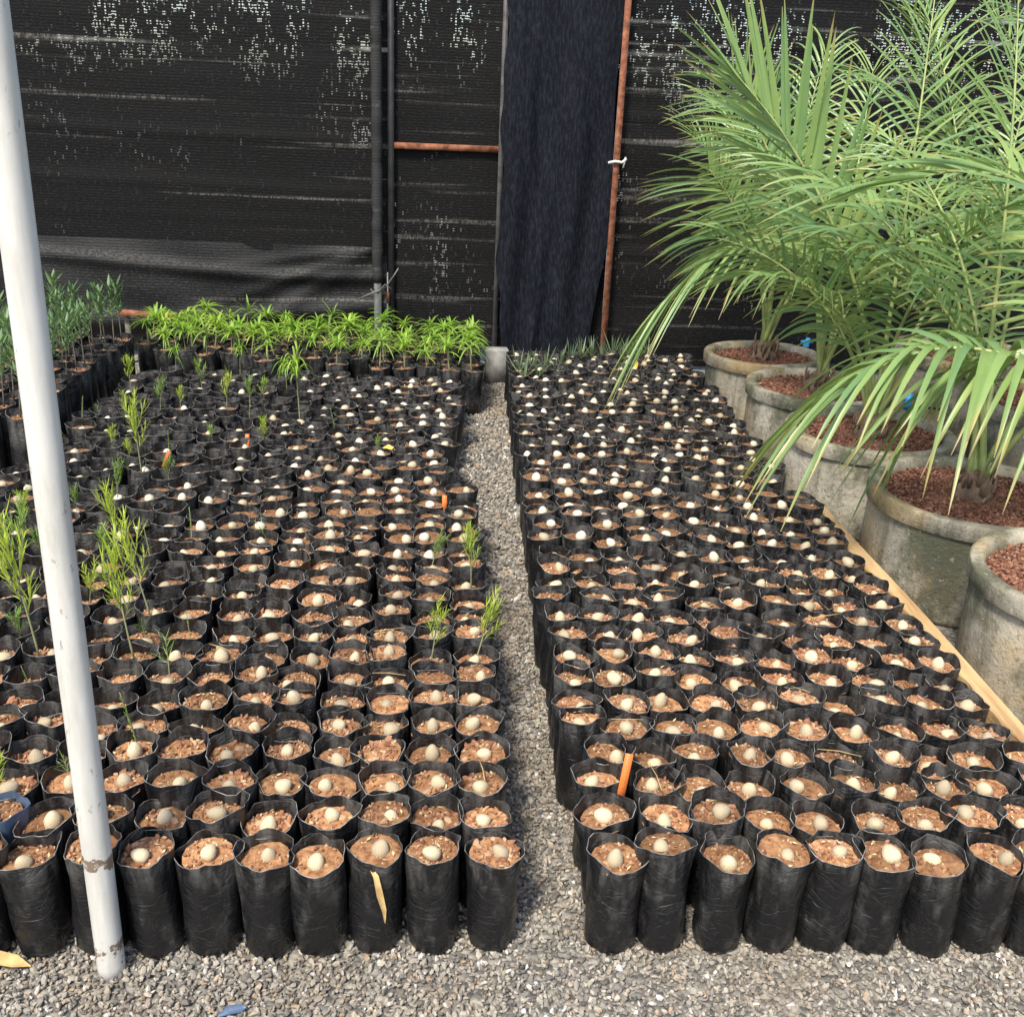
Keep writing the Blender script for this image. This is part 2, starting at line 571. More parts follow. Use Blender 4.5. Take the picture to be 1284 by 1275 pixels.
CONCRETE = simple('grey_concrete', [(0.3, (0.14, 0.135, 0.125)), (0.7, (0.30, 0.29, 0.27))], 14, 0.92, 0.6, 0.004, 60, spec=0.2)
BLUE = simple('blue_plastic', [(0.3, (0.02, 0.22, 0.50)), (0.7, (0.05, 0.38, 0.70))], 20, 0.4)
BLACK_PLASTIC = simple('black_plastic', [(0.3, (0.01, 0.01, 0.01)), (0.7, (0.03, 0.03, 0.03))], 20, 0.4)
TAG = tag_mat()
DRY = simple('dry_leaf', [(0.3, (0.30, 0.19, 0.07)), (0.7, (0.50, 0.36, 0.15))], 40, 0.8, 0.4)
YELLOW = simple('yellow_leaf', [(0.3, (0.50, 0.34, 0.04)), (0.7, (0.68, 0.52, 0.08))], 40, 0.7)
STEM = simple('seedling_stem', [(0.3, (0.13, 0.16, 0.06)), (0.7, (0.26, 0.25, 0.13))], 40, 0.7)
WOODY = simple('woody_stem', [(0.3, (0.07, 0.06, 0.045)), (0.7, (0.17, 0.15, 0.11))], 40, 0.8)
FEATHER = leaf_mat('yellow_green_needles', [(0.2, (0.30, 0.42, 0.05)), (0.5, (0.46, 0.57, 0.06)), (0.8, (0.60, 0.66, 0.10))], trans=0.5)
FEATHER2 = leaf_mat('mid_green_needles', [(0.2, (0.13, 0.24, 0.05)), (0.5, (0.22, 0.36, 0.07)), (0.8, (0.36, 0.47, 0.09))], trans=0.4)
STRAP = leaf_mat('fresh_green_straps', [(0.2, (0.14, 0.28, 0.04)), (0.5, (0.25, 0.43, 0.05)), (0.8, (0.40, 0.55, 0.08))], trans=0.45)
DARKLEAF = leaf_mat('dull_green_leaves', [(0.2, (0.05, 0.10, 0.045)), (0.5, (0.09, 0.17, 0.065)), (0.8, (0.17, 0.26, 0.10))], trans=0.3, tcol=(0.2, 0.35, 0.08))
SPIKY = leaf_mat('grey_green_spikes', [(0.2, (0.06, 0.10, 0.065)), (0.5, (0.11, 0.16, 0.095)), (0.8, (0.24, 0.29, 0.15))], trans=0.3)
PALM = leaf_mat('palm_leaflets', [(0.10, (0.078, 0.160, 0.068)), (0.36, (0.145, 0.260, 0.100)), (0.62, (0.245, 0.355, 0.110)), (0.88, (0.46, 0.51, 0.16))], scale=7, rough=0.36, trans=0.34, tcol=(0.34, 0.46, 0.09), spec=0.5, tips=True)
RACHIS = simple('palm_stalks', [(0.3, (0.14, 0.19, 0.06)), (0.7, (0.32, 0.36, 0.12))], 12, 0.5)
FIBRE = simple('palm_fibre', [(0.3, (0.09, 0.055, 0.035)), (0.55, (0.20, 0.13, 0.085)), (0.75, (0.32, 0.22, 0.15))], 30, 0.95, 0.9, 0.01, 60, stretch=(1, 1, 0.25))
NET_A = net_mat('woven_shade_net', 1, 0.95, patches=((-1.75, 1.93, 0.45, 0.32), (-1.15, 1.95, 0.34, 0.45), (-2.1, 1.72, 0.5, 0.14), (-0.65, 1.75, 0.14, 0.35), (-1.2, 2.4, 0.8, 0.3), (-0.62, 1.35, 0.12, 0.10)))
NET_B = net_mat('gate_shade_net', 2, 0.95, patches=((-0.21, 1.92, 0.13, 0.36), (0.12, 1.92, 0.13, 0.38), (-0.05, 0.62, 0.09, 0.42), (0.80, 1.2, 0.06, 0.14)))
NET_C = net_mat('far_shade_net', 5, 0.95, patches=((1.5, 1.93, 0.75, 0.26), (2.8, 1.95, 0.7, 0.35), (1.35, 1.7, 0.5, 0.2)))
NET_W = net_mat('wrapped_shade_net', 3, 0.0, tint=(0.03, 0.03, 0.03))
SKIRT = net_mat('black_sheeting', 7, 0.0, tint=(0.005, 0.005, 0.0052), rough=0.52, spec=0.24)
CLOTH = simple('navy_black_cloth', [(0.35, (0.0022, 0.0026, 0.0045)), (0.5, (0.0050, 0.0060, 0.0098)), (0.65, (0.012, 0.014, 0.021))], 55, 0.72, 0.8, 0.004, 160, per_object=False, stretch=(1.6, 1, 0.35), spec=0.14)

# ------------------------------------------------------------------ the setting: ground
g = put('ground', mesh('ground', [(-150, -150, -0.004), (150, -150, -0.004), (150, 150, -0.004), (-150, 150, -0.004)], [(0, 1, 2, 3)], GROUND))
g['kind'] = 'structure'

T_ = (1 + 5 ** 0.5) / 2
ICO_V = np.array([(-1, T_, 0), (1, T_, 0), (-1, -T_, 0), (1, -T_, 0), (0, -1, T_), (0, 1, T_), (0, -1, -T_), (0, 1, -T_), (T_, 0, -1), (T_, 0, 1), (-T_, 0, -1), (-T_, 0, 1)], float) / (1 + T_ * T_) ** 0.5
ICO_F = np.array([(0, 11, 5), (0, 5, 1), (0, 1, 7), (0, 7, 10), (0, 10, 11), (1, 5, 9), (5, 11, 4), (11, 10, 2), (10, 7, 6), (7, 1, 8), (3, 9, 4), (3, 4, 2), (3, 2, 6), (3, 6, 8), (3, 8, 9), (4, 9, 5), (2, 4, 11), (6, 2, 10), (8, 6, 7), (9, 8, 1)])


def rand_rot(n, rng):
    q = rng.normal(size=(n, 4))
    q /= np.linalg.norm(q, axis=1)[:, None]
    w, x, y, z = q.T
    return np.stack([np.stack([1 - 2 * (y * y + z * z), 2 * (x * y - z * w), 2 * (x * z + y * w)], 1),
                     np.stack([2 * (x * y + z * w), 1 - 2 * (x * x + z * z), 2 * (y * z - x * w)], 1),
                     np.stack([2 * (x * z - y * w), 2 * (y * z + x * w), 1 - 2 * (x * x + y * y)], 1)], 1)


def rocks(pos, size, rng, flat=1.0, jit=0.28, aniso=(1.0, 0.68, 0.5)):
    """many low angular stones; pos (n,3), size (n,) half length"""
    n = len(pos)
    v = ICO_V[None] * (1 + rng.uniform(-jit, jit, (n, 12, 1)))
    an = np.array(aniso)[None] * rng.uniform(0.75, 1.25, (n, 3))
    v = v * an[:, None, :]
    v = np.einsum('nij,nkj->nki', rand_rot(n, rng), v)
    v = v * size[:, None, None]
    v[:, :, 2] *= flat
    v = v + pos[:, None, :]
    F = ICO_F[None] + (np.arange(n) * 12)[:, None, None]
    return v.reshape(-1, 3), F.reshape(-1, 3)


def gravel_patch(x0, x1, y0, y1, dens, s0, s1):
    n = int((x1 - x0) * (y1 - y0) * dens)
    p = np.stack([RNG.uniform(x0, x1, n), RNG.uniform(y0, y1, n), RNG.uniform(-0.002, 0.005, n)], 1)
    return p, RNG.uniform(s0, s1, n) * np.where(RNG.random(n) < 0.07, 1.55, 1.0)


ps, ss = zip(*[gravel_patch(-1.5, 1.9, 1.12, 1.80, 14000, 0.0034, 0.0084), gravel_patch(0.02, 0.34, 1.80, 3.2, 14000, 0.0034, 0.0084),
               gravel_patch(-0.12, 0.34, 3.2, 6.4, 4800, 0.006, 0.011), gravel_patch(1.36, 1.56, 1.8, 4.6, 3000, 0.006, 0.011)])
gv, gf = rocks(np.concatenate(ps), np.concatenate(ss), RNG)
go = put('gravel', big_mesh('gravel', gv, gf, GRAVEL))
tag(go, 'loose grey crushed gravel over the aisle and the front strip', 'gravel', None, 'stuff')

# ------------------------------------------------------------------ back fence
FV = 6.60


def sheet(name, x0, x1, z0, z1, nx, nz, fy, mat, thick=0.0):
    V, F = [], []
    for j in range(nz + 1):
        for i in range(nx + 1):
            x = x0 + (x1 - x0) * i / nx
            z = z0 + (z1 - z0) * j / nz
            V.append((x, fy(x, z), z))
    for j in range(nz):
        for i in range(nx):
            a = j * (nx + 1) + i
            F.append((a, a + 1, a + nx + 2, a + nx + 1))
    return mesh(name, V, F, mat)


def ridge(d, w):
    return math.exp(-(d / w) ** 2)


def left_net_y(x, z):
    y = FV + 0.010 * math.sin(x * 2.1 + z * 1.3) + 0.0015 * math.sin(z * 19 + x * 0.7)
    for zc, am in ((1.33, 0.007), (1.05, 0.005), (0.86, 0.004), (1.75, 0.004)):
        y -= am * ridge(z - (zc - 0.012 * (x + 3)), 0.02)
    return y


def skirt_y(x, z):
    t = max(0.0, (0.72 - z) / 0.6)
    y = FV - 0.012 - 0.06 * math.sin(min(1, t) * math.pi * 0.8) * (0.6 + 0.4 * math.sin(x * 1.9))
    dx = x + 0.50
    for k, (s, am, w) in enumerate(((0.25, 0.014, 0.035), (0.6, 0.018, 0.045), (1.05, 0.016, 0.06))):
        # folds that fan out from the tie on the post
        d = (0.70 - z) - s * (-dx) * 0.62 - 0.05 * k * 0
        y -= am * ridge(d, w) * math.exp(-((-dx) - 0.25 - 0.12 * k) ** 2 * 3.0)
    y -= 0.022 * ridge(z - 0.56 - 0.05 * math.sin(x * 1.6), 0.04) + 0.03 * ridge(z - 0.30 - 0.10 * math.sin(x * 1.1 + 1), 0.06)
    y -= 0.006 * math.sin(9 * x + 14 * z)
    return y


o = put('shade_net', sheet('shade_net', -5.2, -0.448, 0.55, 2.75, 150, 90, left_net_y, NET_A))
tag(o, 'black woven shade net panel behind the white pole, glints showing through its top', 'shade net', 'net panels of the back fence')
o = put('plastic_skirt', sheet('plastic_skirt', -5.2, -0.458, 0.02, 0.70, 220, 60, skirt_y, SKIRT))
tag(o, 'wrinkled black sheeting hung along the foot of the net behind the green strip', 'sheeting')


def right_net_y(x, z):
    y = FV + 0.012 * math.sin(x * 1.7 + z * 1.1 + 2) + 0.005 * math.sin(z * 17 + x)
    for zc, am in ((0.72, 0.012), (1.05, 0.009), (1.5, 0.01), (1.93, 0.012)):
        y -= am * ridge(z - (zc - 0.01 * (x - 1)), 0.02)
    return y


o = put('shade_net', sheet('shade_net', 0.89, 5.4, 0.02, 2.75, 140, 100, right_net_y, NET_C))
tag(o, 'black woven shade net panel behind the potted palms', 'shade net', 'net panels of the back fence')

# fence post: white pipe wrapped in net above, bare below
t = thing('fence_post', 'white pipe fence post wrapped in black net, bare and white at its foot', 'post', (-0.512, 6.52, 0))
mb = MB(); mb.tube([(0, 0, -0.05), (0, 0, 2.75)], 0.023, 20)
put('pipe', mb.me('pipe', PVC), t)
mb = MB()
pts = [(0.002 * math.sin(i * 1.7), 0.002 * math.cos(i * 2.3), 0.50 + i * 0.05) for i in range(46)]
mb.tube(pts, [0.0315 + 0.0022 * math.sin(i * 2.1) + 0.0012 * math.sin(i * 5.3) for i in range(46)], 20)
put('net_wrap', mb.me('net_wrap', NET_W), t)
mb = MB()
mb.tube([(-0.13, -0.05, 0.395), (-0.06, -0.05, 0.43), (0.0, -0.045, 0.455), (0.05, -0.05, 0.48), (0.10, -0.06, 0.55), (0.13, -0.06, 0.60)], 0.0045, 6)
mb.tube([(-0.04, -0.02, 0.46), (-0.02, -0.045, 0.445), (0.02, -0.045, 0.46), (0.045, -0.01, 0.45)], 0.006, 6)
mb.tube([(0.0, -0.04, 0.44), (0.05, -0.06, 0.50), (0.09, -0.055, 0.47)], 0.004, 6)
put('tie_wire', mb.me('tie_wire', WIRE), t)

# gate
t = thing('gate', 'dark netted gate with a rusty orange crossbar beside the wrapped post', 'gate', (-0.11, 6.60, 0))
for x, w in ((-0.325, 0.035), (0.322, 0.03)):
    mb = MB(); mb.box((x, 0, 1.42), (w, 0.04, 2.64), bev=0.004)
    put('stile', mb.me('stile', DARK_STEEL if x < 0 else GREY_STEEL), t)
mb = MB(); mb.box((0, 0, 1.288), (0.614, 0.032, 0.036), bev=0.004)
c_ = put('crossbar', mb.me('crossbar', RUST), t)
c_['label'] = 'rusty orange crossbar'
for z in (0.12, 2.72):
    mb = MB(); mb.box((0, 0, z), (0.614, 0.032, 0.036), bev=0.004)
    put('rail', mb.me('rail', DARK_STEEL), t)
put('net_infill', sheet('net_infill', -0.31, 0.31, 0.12, 2.72, 30, 90, lambda x, z: 0.021 + 0.006 * math.sin(x * 9) * math.sin(z * 4), NET_B), t)
mb = MB(); mb.box((-0.36, -0.03, 0.40), (0.05, 0.02, 0.07), bev=0.003); mb.tube([(-0.385, -0.03, 0.36), (-0.385, -0.03, 0.44)], 0.01, 10)
put('hinge', mb.me('hinge', RUST), t)

# cloth curtain between gate and rusty upright


def curtain_y(x, z):
    y = 6.53
    top = max(0.0, min(1.0, (z - 1.2) / 0.9))
    am = 0.016 * (1 - 0.55 * top)
    y += am * math.sin(x * 17 + 0.9 * math.sin(z * 2.2)) + 0.5 * am * math.sin(x * 37 + 1.3 * math.sin(z * 3.1 + 1)) + 0.006 * math.sin(z * 11 + x * 23)
    y -= 0.02 * ridge(x - 0.42 - 0.05 * math.sin(z * 3), 0.03) * (1 - top)
    return y


V, F = [], []
nx, nz = 70, 90
for j in range(nz + 1):
    z = 0.10 + 2.6 * j / nz
    xl = 0.215 + 0.010 * math.sin(z * 7.3) + 0.008 * math.sin(z * 17) + 0.05 * max(0, 0.7 - z)
    xr = 0.872 - 0.012 * math.sin(z * 5) - 0.10 * max(0, 0.8 - z)
    for i in range(nx + 1):
        x = xl + (xr - xl) * i / nx
        V.append((x, curtain_y(x, z), z))
for j in range(nz):
    for i in range(nx):
        a = j * (nx + 1) + i
        F.append((a, a + 1, a + nx + 2, a + nx + 1))
o = put('cloth_curtain', mesh('cloth_curtain', V, F, CLOTH))
tag(o, 'navy black cloth curtain hanging in folds between the gate and the rusty upright', 'curtain')
o = put('shade_net', sheet('shade_net', 0.205, 0.885, 0.02, 2.74, 30, 60, lambda x, z: FV + 0.02 + 0.008 * math.sin(x * 7 + z * 2), NET_B))
tag(o, 'narrow strip of black shade net showing at the edges of the hanging curtain', 'shade net', 'net panels of the back fence')

t = thing('steel_upright', 'reddish rusty steel upright at the edge of the hanging curtain', 'post', (0.888, 6.50, 0))
mb = MB(); mb.box((0, 0, 1.36), (0.036, 0.006, 2.74), bev=0.001); mb.box((0.0165, 0.0175, 1.36), (0.003, 0.029, 2.74))
put('angle_bar', mb.me('angle_bar', RUST), t)
mb = MB(); mb.tube([(-0.05, -0.012, 1.245), (-0.01, -0.018, 1.255), (0.03, -0.018, 1.25), (0.055, -0.008, 1.27)], 0.008, 8); mb.tube([(0.04, -0.01, 1.22), (0.05, -0.015, 1.28)], 0.005, 6)
put('white_tie', mb.me('white_tie', PVC), t)

# block beside the gate, timber lath at the far corner
mb = MB(); mb.box((0, 0, 0.10), (0.135, 0.10, 0.20), bev=0.008)
o = put('concrete_block', mb.me('concrete_block', CONCRETE), None, (0.215, 6.16, 0), (0, 0, 0.06))
tag(o, 'grey concrete block standing at the far end of the gravel aisle', 'block')
mb = MB(); mb.box((0, 0, 0), (0.36, 0.03, 0.035), bev=0.004)
o = put('orange_lath', mb.me('orange_lath', RUST), None, (-1.84, 6.32, 0.30), (0, 0.05, 0.0))
tag(o, 'orange brown bar lying behind the green strip near the corner bags', 'bar')
mb = MB(); mb.box((0, 0, 0.19), (0.03, 0.03, 0.36), bev=0.003)
for x in (-1.98, -1.70):
    o2 = put('lath_stake', mb.me('lath_stake', WOODY), None, (x, 6.36, -0.06))
    tag(o2, 'short dark stake holding up the orange bar, ' + ('corner end' if x < -1.8 else 'strip end'), 'stake', 'stakes under the orange bar')

# ------------------------------------------------------------------ white pole in front
t = thing('white_pole', 'tall chipped white pole standing in front of the bags', 'pole', (-0.652, 1.622, 0))
mb = MB()
mb.tube([(0, 0, -0.02), (0, 0, 0.02), (0, 0, 0.5), (0, 0, 1.2), (0, 0, 1.9), (0, 0, 2.8)], 0.0262, 32)
put('pipe', mb.me('pipe', POLE), t)

# ------------------------------------------------------------------ bags
NS = 24
BAG_H = 0.236


def bag_variant(seed, ns=NS, detail=1.0, height=BAG_H, rad=0.0545):
    r = np.random.default_rng(seed)
    ph = r.uniform(0, 6.28, 12)
    sq = r.uniform(0.0, 0.10)
    flap = r.uniform(0.0, 0.012) if detail > 0.5 else 0.0
    wv = 0.8 if detail > 0.5 else 0.45
    ang0 = r.uniform(0, 6.28)
    pin = r.uniform(0, 6.28)
    jz = np.convolve(np.tile(r.normal(0, 0.0032, ns), 3), [0.25, 0.5, 0.25], 'same')[ns:2 * ns]
    V, F = [], []

    def rr(a, t, z):
        base = rad * (1 - sq * 0.35 * (1 - abs(math.cos(2 * (a - ang0)))))
        base *= 1 + 0.035 * math.sin(2 * a + ph[0] + t * 1.2) + 0.02 * math.sin(3 * a + ph[1] - t * 2)
        base += 0.0018 * math.sin(5 * a + ph[2] + 5 * t) * detail + 0.0014 * math.sin(9 * a + ph[3] + 11 * t) * detail
        base += 0.0022 * max(0, t - 0.7) / 0.3 * math.sin(6 * a + ph[11])
        base += 0.0012 * math.sin(t * 31 + ph[4] + 1.5 * math.sin(a + ph[5])) * (1 - t) * detail
        # heat-sealed corners stick out a little near the top
        base += 0.006 * max(0, t - 0.55) * (math.cos(a - pin) ** 8 + math.cos(a - pin + 3.14159) ** 8) * 2
        return base
    zs = [0.0, 0.012, 0.035, 0.07, 0.11, 0.15, 0.18, 0.203, height]
    rs = [0.80, 0.95, 0.985, 1.0, 0.99, 0.985, 0.985, 1.0, 1.025]
    if detail < 0.5:
        zs = [0.0, 0.02, 0.12, 0.19, height]
        rs = [0.85, 0.98, 1.0, 0.985, 1.025]
    sc = height / BAG_H
    zs = [z * (sc if z < height else 1) for z in zs]
    nr = len(zs)

    def rimz(a):
        return wv * (0.007 * math.sin(a + ph[6]) + 0.004 * math.sin(2 * a + ph[7]) + 0.0024 * math.sin(3 * a + ph[8]) + jz[int(round(a / 6.2832 * ns)) % ns]) + flap * max(0, math.cos(a - ph[10])) ** 10
    for i, z in enumerate(zs):
        t = z / height
        for k in range(ns):
            a = 2 * math.pi * k / ns
            q = rr(a, t, z) * rs[i]
            V.append((q * math.cos(a), q * math.sin(a), z + (rimz(a) if i == nr - 1 else 0.4 * rimz(a) if i == nr - 2 else 0)))
    inner = [(0.978, height, 1), (0.975, height - 0.02, 0.4), (0.955, height - 0.08, 0)]
    for (s_, z, w) in inner:
        t = z / height
        for k in range(ns):
            a = 2 * math.pi * k / ns
            q = rr(a, t, z) * (s_ * (1.025 if w == 1 else 1))
            V.append((q * math.cos(a), q * math.sin(a), z + w * rimz(a) + (0.0005 if w == 1 else 0)))
    tot = nr + len(inner)
    for i in range(tot - 1):
        if i == nr - 1:
            continue
        for k in range(ns):
            j = (k + 1) % ns
            F.append((i * ns + k, i * ns + j, (i + 1) * ns + j, (i + 1) * ns + k))
    # the cut edge, with corners of its own so that it stays crisp
    b0 = len(V)
    V += V[(nr - 1) * ns:(nr + 1) * ns]
    for k in range(ns):
        j = (k + 1) % ns
        F.append((b0 + k, b0 + j, b0 + ns + j, b0 + ns + k))
    F.append(tuple(range(ns - 1, -1, -1)))
    return V, F


def soil_variant(seed, nclod=26, ns=16, rad=0.0515, coarse=0.5):
    r = np.random.default_rng(1000 + seed)
    V = [(0, 0, 0.002)]
    F = []
    rings = (0.35, 0.7, 1.0)
    for q in rings:
        for k in range(ns):
            a = 2 * math.pi * k / ns
            V.append((rad * q * math.cos(a), rad * q * math.sin(a), r.uniform(-0.002, 0.003) - (0.002 if q == 1.0 else 0)))
    for k in range(ns):
        F.append((0, 1 + k, 1 + (k + 1) % ns))
    for i in range(2):
        for k in range(ns):
            a, b = 1 + i * ns + k, 1 + i * ns + (k + 1) % ns
            F.append((a, a + ns, b + ns, b))
    fm = [0] * len(F)
    if nclod:
        n = nclod
        an, q = r.uniform(0, 6.28, n), rad * 0.92 * np.sqrt(r.random(n))
        p = np.stack([q * np.cos(an), q * np.sin(an), r.uniform(0.0, 0.003, n)], 1)
        size = r.uniform(0.0028, 0.0055, n) * (0.75 + 0.7 * coarse)
        size[r.random(n) < 0.12] *= 1.7
        cv, cf = rocks(p, size, r, jit=0.3)
        for q_ in range(int(r.integers(2, 9))):       # flakes of dry leaf and husk
            a_, d_ = r.uniform(0, 6.28), rad * 0.85 * math.sqrt(r.random())
            c0 = Vector((d_ * math.cos(a_), d_ * math.sin(a_), r.uniform(0.004, 0.008)))
            b_, l_, w_ = r.uniform(0, 6.28), r.uniform(0.006, 0.016), r.uniform(0.003, 0.006)
            e1, e2 = Vector((math.cos(b_), math.sin(b_), r.uniform(-.4, .4))) * l_ / 2, Vector((-math.sin(b_), math.cos(b_), r.uniform(-.3, .3))) * w_ / 2
            o_ = len(V)
            V += [tuple(c0 - e1), tuple(c0 - e2), tuple(c0 + e1), tuple(c0 + e2)]
            F.append((o_, o_ + 1, o_ + 2, o_ + 3))
            fm.append(2)
        off = len(V)
        V += [tuple(v) for v in cv]
        F += [tuple(int(i) + off for i in f) for f in cf]
        fm += [1] * len(cf)
    return V, F, fm


def seed_variant(seed, nu=12, nv=8):
    r = np.random.default_rng(2000 + seed)
    pt = r.uniform(0.0, 0.16)
    V, F = [(0, 0, -1.0)], []
    for i in range(1, nv):
        th = math.pi * i / nv
        z = -math.cos(th)
        q = math.sin(th) * (1 - 0.16 * z)
        zz = z * (1.10 + (pt * max(0, z) ** 3))
        for k in range(nu):
            a = 2 * math.pi * k / nu
            w = 1 + 0.05 * math.sin(2 * a + seed) + 0.03 * math.sin(3 * a + 2 * seed + z * 2)
            V.append((q * w * math.cos(a), q * w * math.sin(a), zz))
    V.append((0, 0, 1.10 + pt))
    for k in range(nu):
        F.append((0, 1 + (k + 1) % nu, 1 + k))
        F.append((len(V) - 1, 1 + (nv - 2) * nu + k, 1 + (nv - 2) * nu + (k + 1) % nu))
    for i in range(nv - 2):
        for k in range(nu):
            a, b = 1 + i * nu + k, 1 + i * nu + (k + 1) % nu
            F.append((a, b, b + nu, a + nu))
    return V, F


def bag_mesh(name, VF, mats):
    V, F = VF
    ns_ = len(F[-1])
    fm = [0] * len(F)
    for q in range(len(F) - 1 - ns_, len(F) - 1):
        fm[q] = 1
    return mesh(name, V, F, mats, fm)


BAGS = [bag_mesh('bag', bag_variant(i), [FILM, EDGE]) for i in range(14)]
BAG_BLUE = bag_mesh('bag_blue', bag_variant(3), [FILM_BLUE, FILM_BLUE])
SOILS = []
for i in range(14):
    V, F, fm = soil_variant(i, [28, 60, 75, 50, 110][i % 5], coarse=[0.2, 0.6, 0.95, 0.7, 0.3][i % 5])
    SOILS.append(mesh('soil', V, F, [SOIL, CLOD, FLAKE], fm, False))
SEEDS = [mesh('seed', *seed_variant(i), SEED) for i in range(8)]

# positions: (block, row, col, u, v)
SPOTS = []
for r in range(19):
    for c in range(10):
        off = 0.0 if r < 4 else (-0.024 if r < 9 else -0.032)
        if r < 4:
            off += 0.010 * (r % 2)
        SPOTS.append(('R', r, c, 0.337 + off + 0.1095 * c, 1.708 + 0.1112 * r + 0.0008 * c * (r % 3 - 1)))
for r in range(21):
    for c in range(10):
        SPOTS.append(('R', 19 + r, c, 0.318 + 0.104 * c + 0.02 * ((r * 7) % 3 - 1), 3.865 + 0.1035 * r))
for r in range(19):
    for c in range(16):
        SPOTS.append(('L', r, c, 0.082 - 0.036 * (1.0 * r * 0.109) - 0.1105 * c, 1.705 + 0.1097 * r - 0.002 * c))
for r in range(15):
    for c in range(15):
        SPOTS.append(('L', 19 + r, c, -0.105 + 0.02 * ((r * 5) % 3 - 1) + 0.004 * r - 0.1075 * c, 3.815 + 0.1055 * r))


def project(p):
    v = cam_ob.matrix_world.inverted() @ Vector(p)
    if v.z > -0.05:
        return None
    return (642 + FPX * v.x / -v.z, 637.5 - FPX * v.y / -v.z, -v.z)


bags = []
for (blk, r, c, u, v) in SPOTS:
    u += random.uniform(-0.007, 0.007)
    v += random.uniform(-0.007, 0.007)
    q = project((u, v, 0.2))
    vis = q and -60 < q[0] < 1344 and -60 < q[1] < 1330
    if blk == 'L' and u < -1.74 and v > 4.15:
        continue                      # the taller bags stand there
    if v < 4.0 and not vis and q and (q[0] < -170 or q[0] > 1454):
        continue
    # soil lies deeper in the bags away from the aisle on the pole side
    deep = (0.010 + 0.012 * random.random()) if r == 0 else (0.014 + 0.014 * random.random()) if v < 3.2 else (0.009 + 0.011 * random.random())
    if blk == 'L':
        w = max(0.0, min(1.0, (-u - 0.35) / 0.6)) * max(0.0, min(1.0, (v - 1.75) / 0.5))
        deep += w * random.uniform(0.004, 0.030)
        if v > 3.9:
            deep += random.uniform(0.0, 0.012)
    else:
        deep += random.uniform(0, 0.008) if r > 0 else 0.0
        if v > 3.9:
            deep += random.uniform(0.0, 0.006)
    bags.append(dict(blk=blk, r=r, c=c, u=u, v=v, deep=deep, area=(1.0 / q[2] ** 2 if vis else 0.0), h=random.uniform(0.93, 1.065),
                     rz=random.uniform(0, 6.28), tx=random.gauss(0, 0.028), ty=random.gauss(0, 0.028), bv=random.randrange(14), sv=random.randrange(14),
                     ev=random.randrange(8)))
bags.sort(key=lambda b: -b['area'])
near, far = bags[:300], bags[300:]
SIDE = {'L': 'pole-side block', 'R': 'planter-side block'}


def seed_pose(b):
    e = random.uniform(0.0152, 0.0192)
    an, q = random.uniform(0, 6.28), random.uniform(0, 0.020)
    lay = random.random()
    tilt = random.uniform(0, 0.6) if lay < 0.45 else random.uniform(0.8, 1.6)
    sink = random.uniform(0.15, 0.75) if random.random() < 0.85 else random.uniform(-0.3, 0.15)
    return e, (q * math.cos(an), q * math.sin(an) - 0.006, e * sink), (tilt, 0, random.uniform(0, 6.28))


for b in near:
    rowname = ordn(b['r']) + ' row' + ('' if b['r'] == 0 else ' from front')
    t = thing('seed_bag', 'black seed bag in the %s, %s, %s from the aisle' % (SIDE[b['blk']], rowname, ordn(b['c'], 'first')), 'nursery bag',
              (b['u'], b['v'], 0), (b['tx'], b['ty'], 0), 'seed bags set out in two blocks')
    blue = b['blk'] == 'L' and b['r'] == 1 and b['c'] == 9
    if blue:
        t['label'] = 'blue grey seed bag in the pole-side block, second row, tenth from the aisle'
    put('bag', BAG_BLUE if blue else BAGS[b['bv']], t, (0, 0, 0), (0, 0, b['rz']), (random.uniform(0.95, 1.03), random.uniform(0.95, 1.03), b['h']))
    zs = BAG_H * b['h'] - b['deep']
    b['zs'] = zs
    put('soil', SOILS[b['sv']], t, (0, 0, zs), (random.gauss(0, 0.06), random.gauss(0, 0.06), random.uniform(0, 6.28)))
    if random.random() < 0.965:
        e, p, ro = seed_pose(b)
        put('seed', SEEDS[b['ev']], t, (p[0], p[1], zs + p[2]), ro, (e * random.uniform(0.88, 1.05), e * random.uniform(0.88, 1.05), e * random.uniform(0.88, 1.08)))

# the remaining bags, further back: one mass
LOWB = [bag_variant(50 + i, 16, 0.3) for i in range(6)]
LOWS = [soil_variant(60 + i, 7, 10) for i in range(4)]
LOWE = [seed_variant(i, 8, 6) for i in range(4)]
VV, TT, MM = [], [], []
off = 0


def tris(F, M_=None):
    out, mo = [], []
    for i, f in enumerate(F):
        for k in range(1, len(f) - 1):
            out.append((f[0], f[k], f[k + 1]))
            mo.append(M_[i] if M_ else 0)
    return np.array(out), np.array(mo)


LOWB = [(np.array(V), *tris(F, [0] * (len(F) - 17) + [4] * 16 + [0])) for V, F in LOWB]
LOWS = [(np.array(V), *tris(F, m)) for V, F, m in LOWS]
LOWE = [(np.array(V), tris(F)[0]) for V, F in LOWE]


def addm(V, T, m, M4):
    global off
    A = np.array(M4)
    VV.append(V @ A[:3, :3].T + A[:3, 3])
    TT.append(T + off)
    MM.append(np.full(len(T), m) if np.isscalar(m) else m)
    off += len(V)


